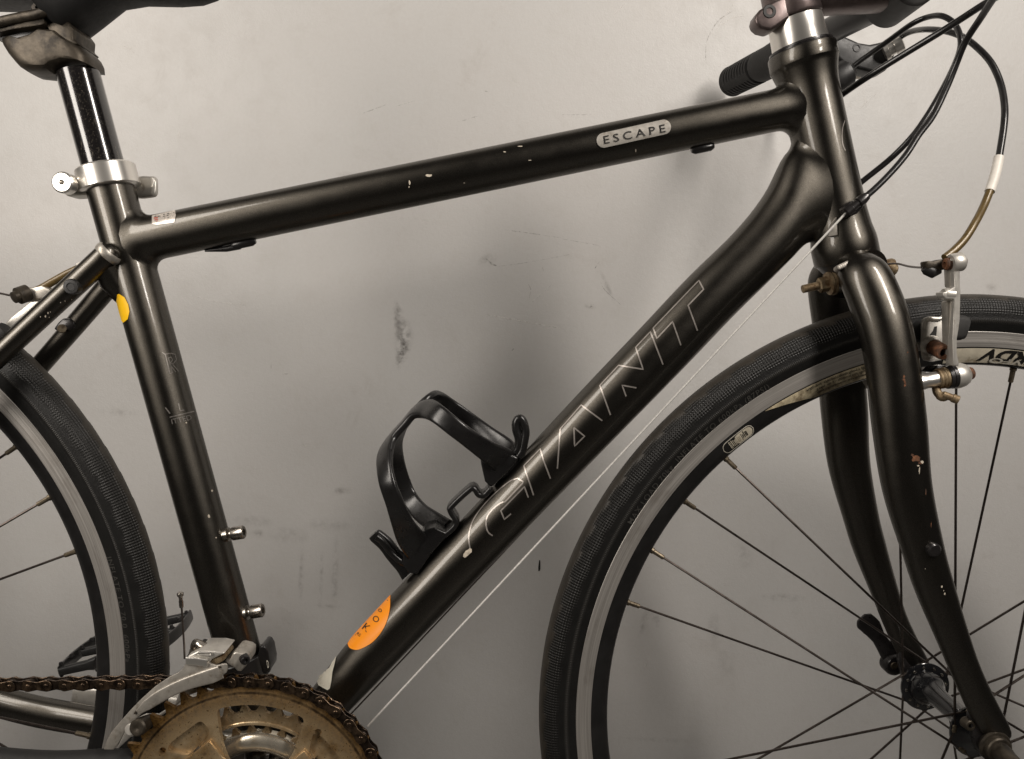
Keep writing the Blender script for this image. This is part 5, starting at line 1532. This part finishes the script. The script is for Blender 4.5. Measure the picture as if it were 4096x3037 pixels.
# link body
top_ = [(1150, 345), (1190, 250), (1330, 185), (1560, 185), (1700, 215), (1640, 245), (1520, 300), (1480, 345), (1470, 385), (1300, 365)]
mb = MB(); mb.prism([at(*zc(*q), yf + .001) for q in top_], (0, .024, 0)); mb.build('link_body', 'alloy', fd, 40, .0016, 3)
mb = MB(); mb.ribbon([at(*zc(*q), yf - .0004) for q in ((1170, 318), (1300, 322), (1460, 345))], [V((0, 0, 1))] * 3, .0030, .0012); mb.build('link_edge', 'alloy_bright', fd, 60)
mb = MB(); P = [at(*zc(*q), yf + .0002) for q in pill((1350, 215), (1500, 222), 16)]; P.append(P[0]); mb.tube(P, .0007, 8); mb.build('embossed_mark', 'alloy_bright', fd)
mb = MB(); mb.prism([at(*zc(*q), yf + .003) for q in ((1490, 330), (1540, 280), (1680, 245), (1700, 300), (1640, 345), (1560, 385), (1500, 380))], (0, .02, 0)); mb.build('link_hollow', 'zinc_rusty', fd, 40, .001)
kn_ = [(1680, 330), (1760, 290), (1800, 210), (1850, 200), (1950, 225), (2000, 260), (1990, 380), (1910, 470), (1860, 470), (1820, 420), (1740, 370)]
mb = MB(); mb.prism([at(*zc(*q), yf + .006) for q in kn_], (0, .022, 0)); mb.build('link_knuckle', 'alloy_dull', fd, 40, .0025, 3)
q = at(*zc(1972, 310), yf + .004); mb = MB(); mb.lathe(q, V((.6, -1, 0)), [(-.01, .0036), (.0, .0036), (.001, .0030), (.001, .0018), (-.001, .0016), (-.001, .0001)], 22); mb.build('pivot', 'black_anodised', fd, 35)
for (x, y) in ((1280, 92), (1305, 118), (1262, 180)):
    q = at(*zc(x, y), yf + .010); mb = MB(); mb.lathe(q, V((-.7, -.5, .5)), [(-.008, .0040), (.0, .0042), (.0012, .0034), (.0014, .0005)], 18); mb.build('limit_screw', 'steel', fd, 35)
mb = MB(); mb.prism([at(*zc(*q), yf + .012) for q in ((1160, 290), (1200, 220), (1320, 130), (1340, 90), (1400, 100), (1450, 150), (1560, 175), (1400, 200), (1250, 250), (1170, 310))], (0, .010, 0)); mb.build('bracket', 'black_satin', fd, 40, .0015)
# clamp band round the seat tube
cb = at(1000, 2660); tcl = (cb - seat_b).dot(seat_d); cbc = seat_b + seat_d * tcl
mb = MB(); mb.lathe(cbc - seat_d * .009, seat_d, [(0, SEAT_R + .0004), (0, SEAT_R + .0028), (.0008, SEAT_R + .0034), (.0172, SEAT_R + .0034), (.018, SEAT_R + .0028), (.018, SEAT_R + .0004)], 48); mb.build('clamp_band', 'black_satin', fd, 35)
q5 = [(440, 130), (470, 105), (510, 120), (545, 180), (560, 260), (575, 340), (570, 440), (520, 460), (440, 450), (400, 330), (420, 200)]
mb = MB(); mb.prism([at(*z5(*q), -.010) for q in q5], (0, .020, 0)); cl_bvh = mb.bvh(); mb.build('clamp_lug', 'black_satin', fd, 40, .003, 3)
add(mk := MB(), decal_text(cl_bvh, 'D', z5(543, 385), (11, -3), (-7, -42), .0006, 0.02)); mk.build('clamp_print', 'print_white', fd)
# loose wire end with its cap
cable('wire_tail', 'wire_dark', [(z6(1028, 605), yf + .008), (z6(1025, 520), yf + .006), (z6(1018, 420), yf + .004), (z6(1011, 310), yf + .002)], .00075, fd, 8, 5)
q = at(*z6(1011, 320), yf + .002); e = at(*z6(1003, 236), yf + .001)
mb = MB(); ll = (e - q).length; mb.lathe(q, e - q, [(0, .0014), (ll * .35, .0016), (ll * .5, .0012), (ll * .7, .0014), (ll * .78, .0022), (ll * .92, .0024), (ll, .0012)], 14); mb.build('wire_cap', 'steel', fd, 35)

# ------------------------------------------------------------------ bottle cage
bc_ = empty('bottle_cage', bike); bc_['label'] = 'empty black plastic bottle cage on the down tube'
dtd = dirn
def cage_loop(path, parent_name='cage_arm'):
    P = catmull([at(*z14(x, y), yy) for x, y, yy, w, t in path], 7); n = len(P)
    axis_c = at(*z14(760, 760))
    wd = []
    for i, p in enumerate(P):
        t = (P[min(i + 1, n - 1)] - P[max(i - 1, 0)]).normalized()
        rad = (p - axis_c); rad = rad - dtd * rad.dot(dtd); rad = rad.normalized()
        w = rad.cross(t); w = w - t * w.dot(t)
        wd.append(w.normalized() if w.length > 1e-4 else dtd)
    for i in range(1, n):
        if wd[i].dot(wd[i - 1]) < 0: wd[i] = -wd[i]
    W = [q.x for q in catmull([V((q[3], 0, 0)) for q in path], 7)]; T = [q.x for q in catmull([V((q[4], 0, 0)) for q in path], 7)]
    mb = MB(); mb.ribbon(P, wd, W, T, 8); return mb.build(parent_name, 'cage_black', bc_, 60)
cage_loop([(1170, 680, -.004, .012, .004), (1110, 620, -.012, .0105, .003), (1010, 560, -.024, .0085, .0026), (880, 470, -.033, .0072, .0025), (760, 380, -.036, .0070, .0025), (640, 285, -.030, .0074, .0027), (560, 248, -.016, .0085, .0030), (480, 270, -.008, .0088, .0032), (400, 360, -.006, .0085, .0032),
           (310, 465, -.008, .0085, .0032), (262, 560, -.016, .0088, .0030), (256, 680, -.028, .0074, .0027), (278, 800, -.035, .0072, .0025), (325, 930, -.035, .0075, .0025), (375, 1060, -.030, .0085, .0026), (440, 1190, -.018, .0105, .003), (520, 1290, -.006, .012, .004)])
cage_loop([(1190, 640, .004, .010, .004), (1150, 545, .014, .0085, .003), (1020, 440, .026, .0070, .0026), (880, 335, .034, .0066, .0025), (740, 235, .034, .0066, .0025), (640, 178, .024, .0072, .0027), (570, 185, .010, .0085, .003), (480, 270, .007, .0088, .003),
           (370, 410, .007, .0085, .003), (330, 520, .018, .0075, .0027), (345, 640, .030, .0066, .0025), (385, 780, .035, .0066, .0025), (435, 900, .034, .0070, .0025), (510, 1000, .026, .0078, .0026), (600, 1070, .016, .0085, .003), (690, 1140, .006, .010, .004)])
def cage_block(poly, y, name):
    mb = MB(); mb.prism([at(*z14(*q), -y) for q in poly], (0, 2 * y, 0)); return mb.build(name, 'cage_black', bc_, 40, .0022, 3)
cage_block([(955, 600), (1090, 555), (1210, 592), (1245, 612), (1140, 735), (1035, 832), (990, 785), (972, 705), (962, 660)], .013, 'upper_mount')
cage_block([(400, 1250), (430, 1300), (545, 1140), (620, 1120), (725, 1168), (600, 1310), (490, 1468), (425, 1455), (380, 1390)], .013, 'lower_mount')
P = catmull([at(*z14(*q), -.004) for q in ((700, 1160), (770, 1095), (778, 1050), (742, 985), (750, 950), (880, 830), (915, 825), (945, 865), (985, 870), (1030, 825))], 6)
mb = MB(); mb.ribbon(P, [YH] * len(P), .009, .0026); mb.build('spine_strip', 'cage_black', bc_, 60)
loop = [at(*z14(*q), -.008) for q in ((1235, 600), (1262, 560), (1280, 480), (1288, 410), (1270, 340), (1245, 320), (1222, 345), (1220, 400), (1240, 470), (1235, 530), (1215, 575))]
mb = MB(); mb.tube(catmull(loop, 6), .0034, 12); mb.build('strap_hook', 'cage_black', bc_)
mb = MB(); mb.tube(catmull([at(*z14(*q), .008) for q in ((1235, 600), (1250, 540), (1285, 440), (1262, 350), (1245, 320))], 6), .0034, 12); mb.build('strap_hook', 'cage_black', bc_)
P = catmull([at(*z14(*q), -.004) for q in ((450, 1440), (400, 1390), (330, 1330), (260, 1240), (190, 1180), (175, 1165))], 6)
mb = MB(); mb.ribbon(P, [V((.6, 0, .6))] * len(P), interp([.010, .008, .0062, .0060, .0056, .0045], len(P)), .0034); mb.build('strap_hook', 'cage_black', bc_, 60)
P = catmull([at(*z14(*q), -.009) for q in ((458, 1362), (425, 1385), (375, 1368), (300, 1300), (240, 1225), (195, 1190))], 6)
mb = MB(); mb.tube(P, .0028, 10); mb.build('hook_rim', 'cage_black', bc_)

# ------------------------------------------------------------------ put the bicycle's origin at its base
bpy.context.view_layer.update()
base = V(((HUB_F.x + HUB_R.x) / 2, 0, GROUND_Z))
bike.location = base
inv = Matrix.Translation(-base)
for o in bike.children: o.matrix_parent_inverse = inv
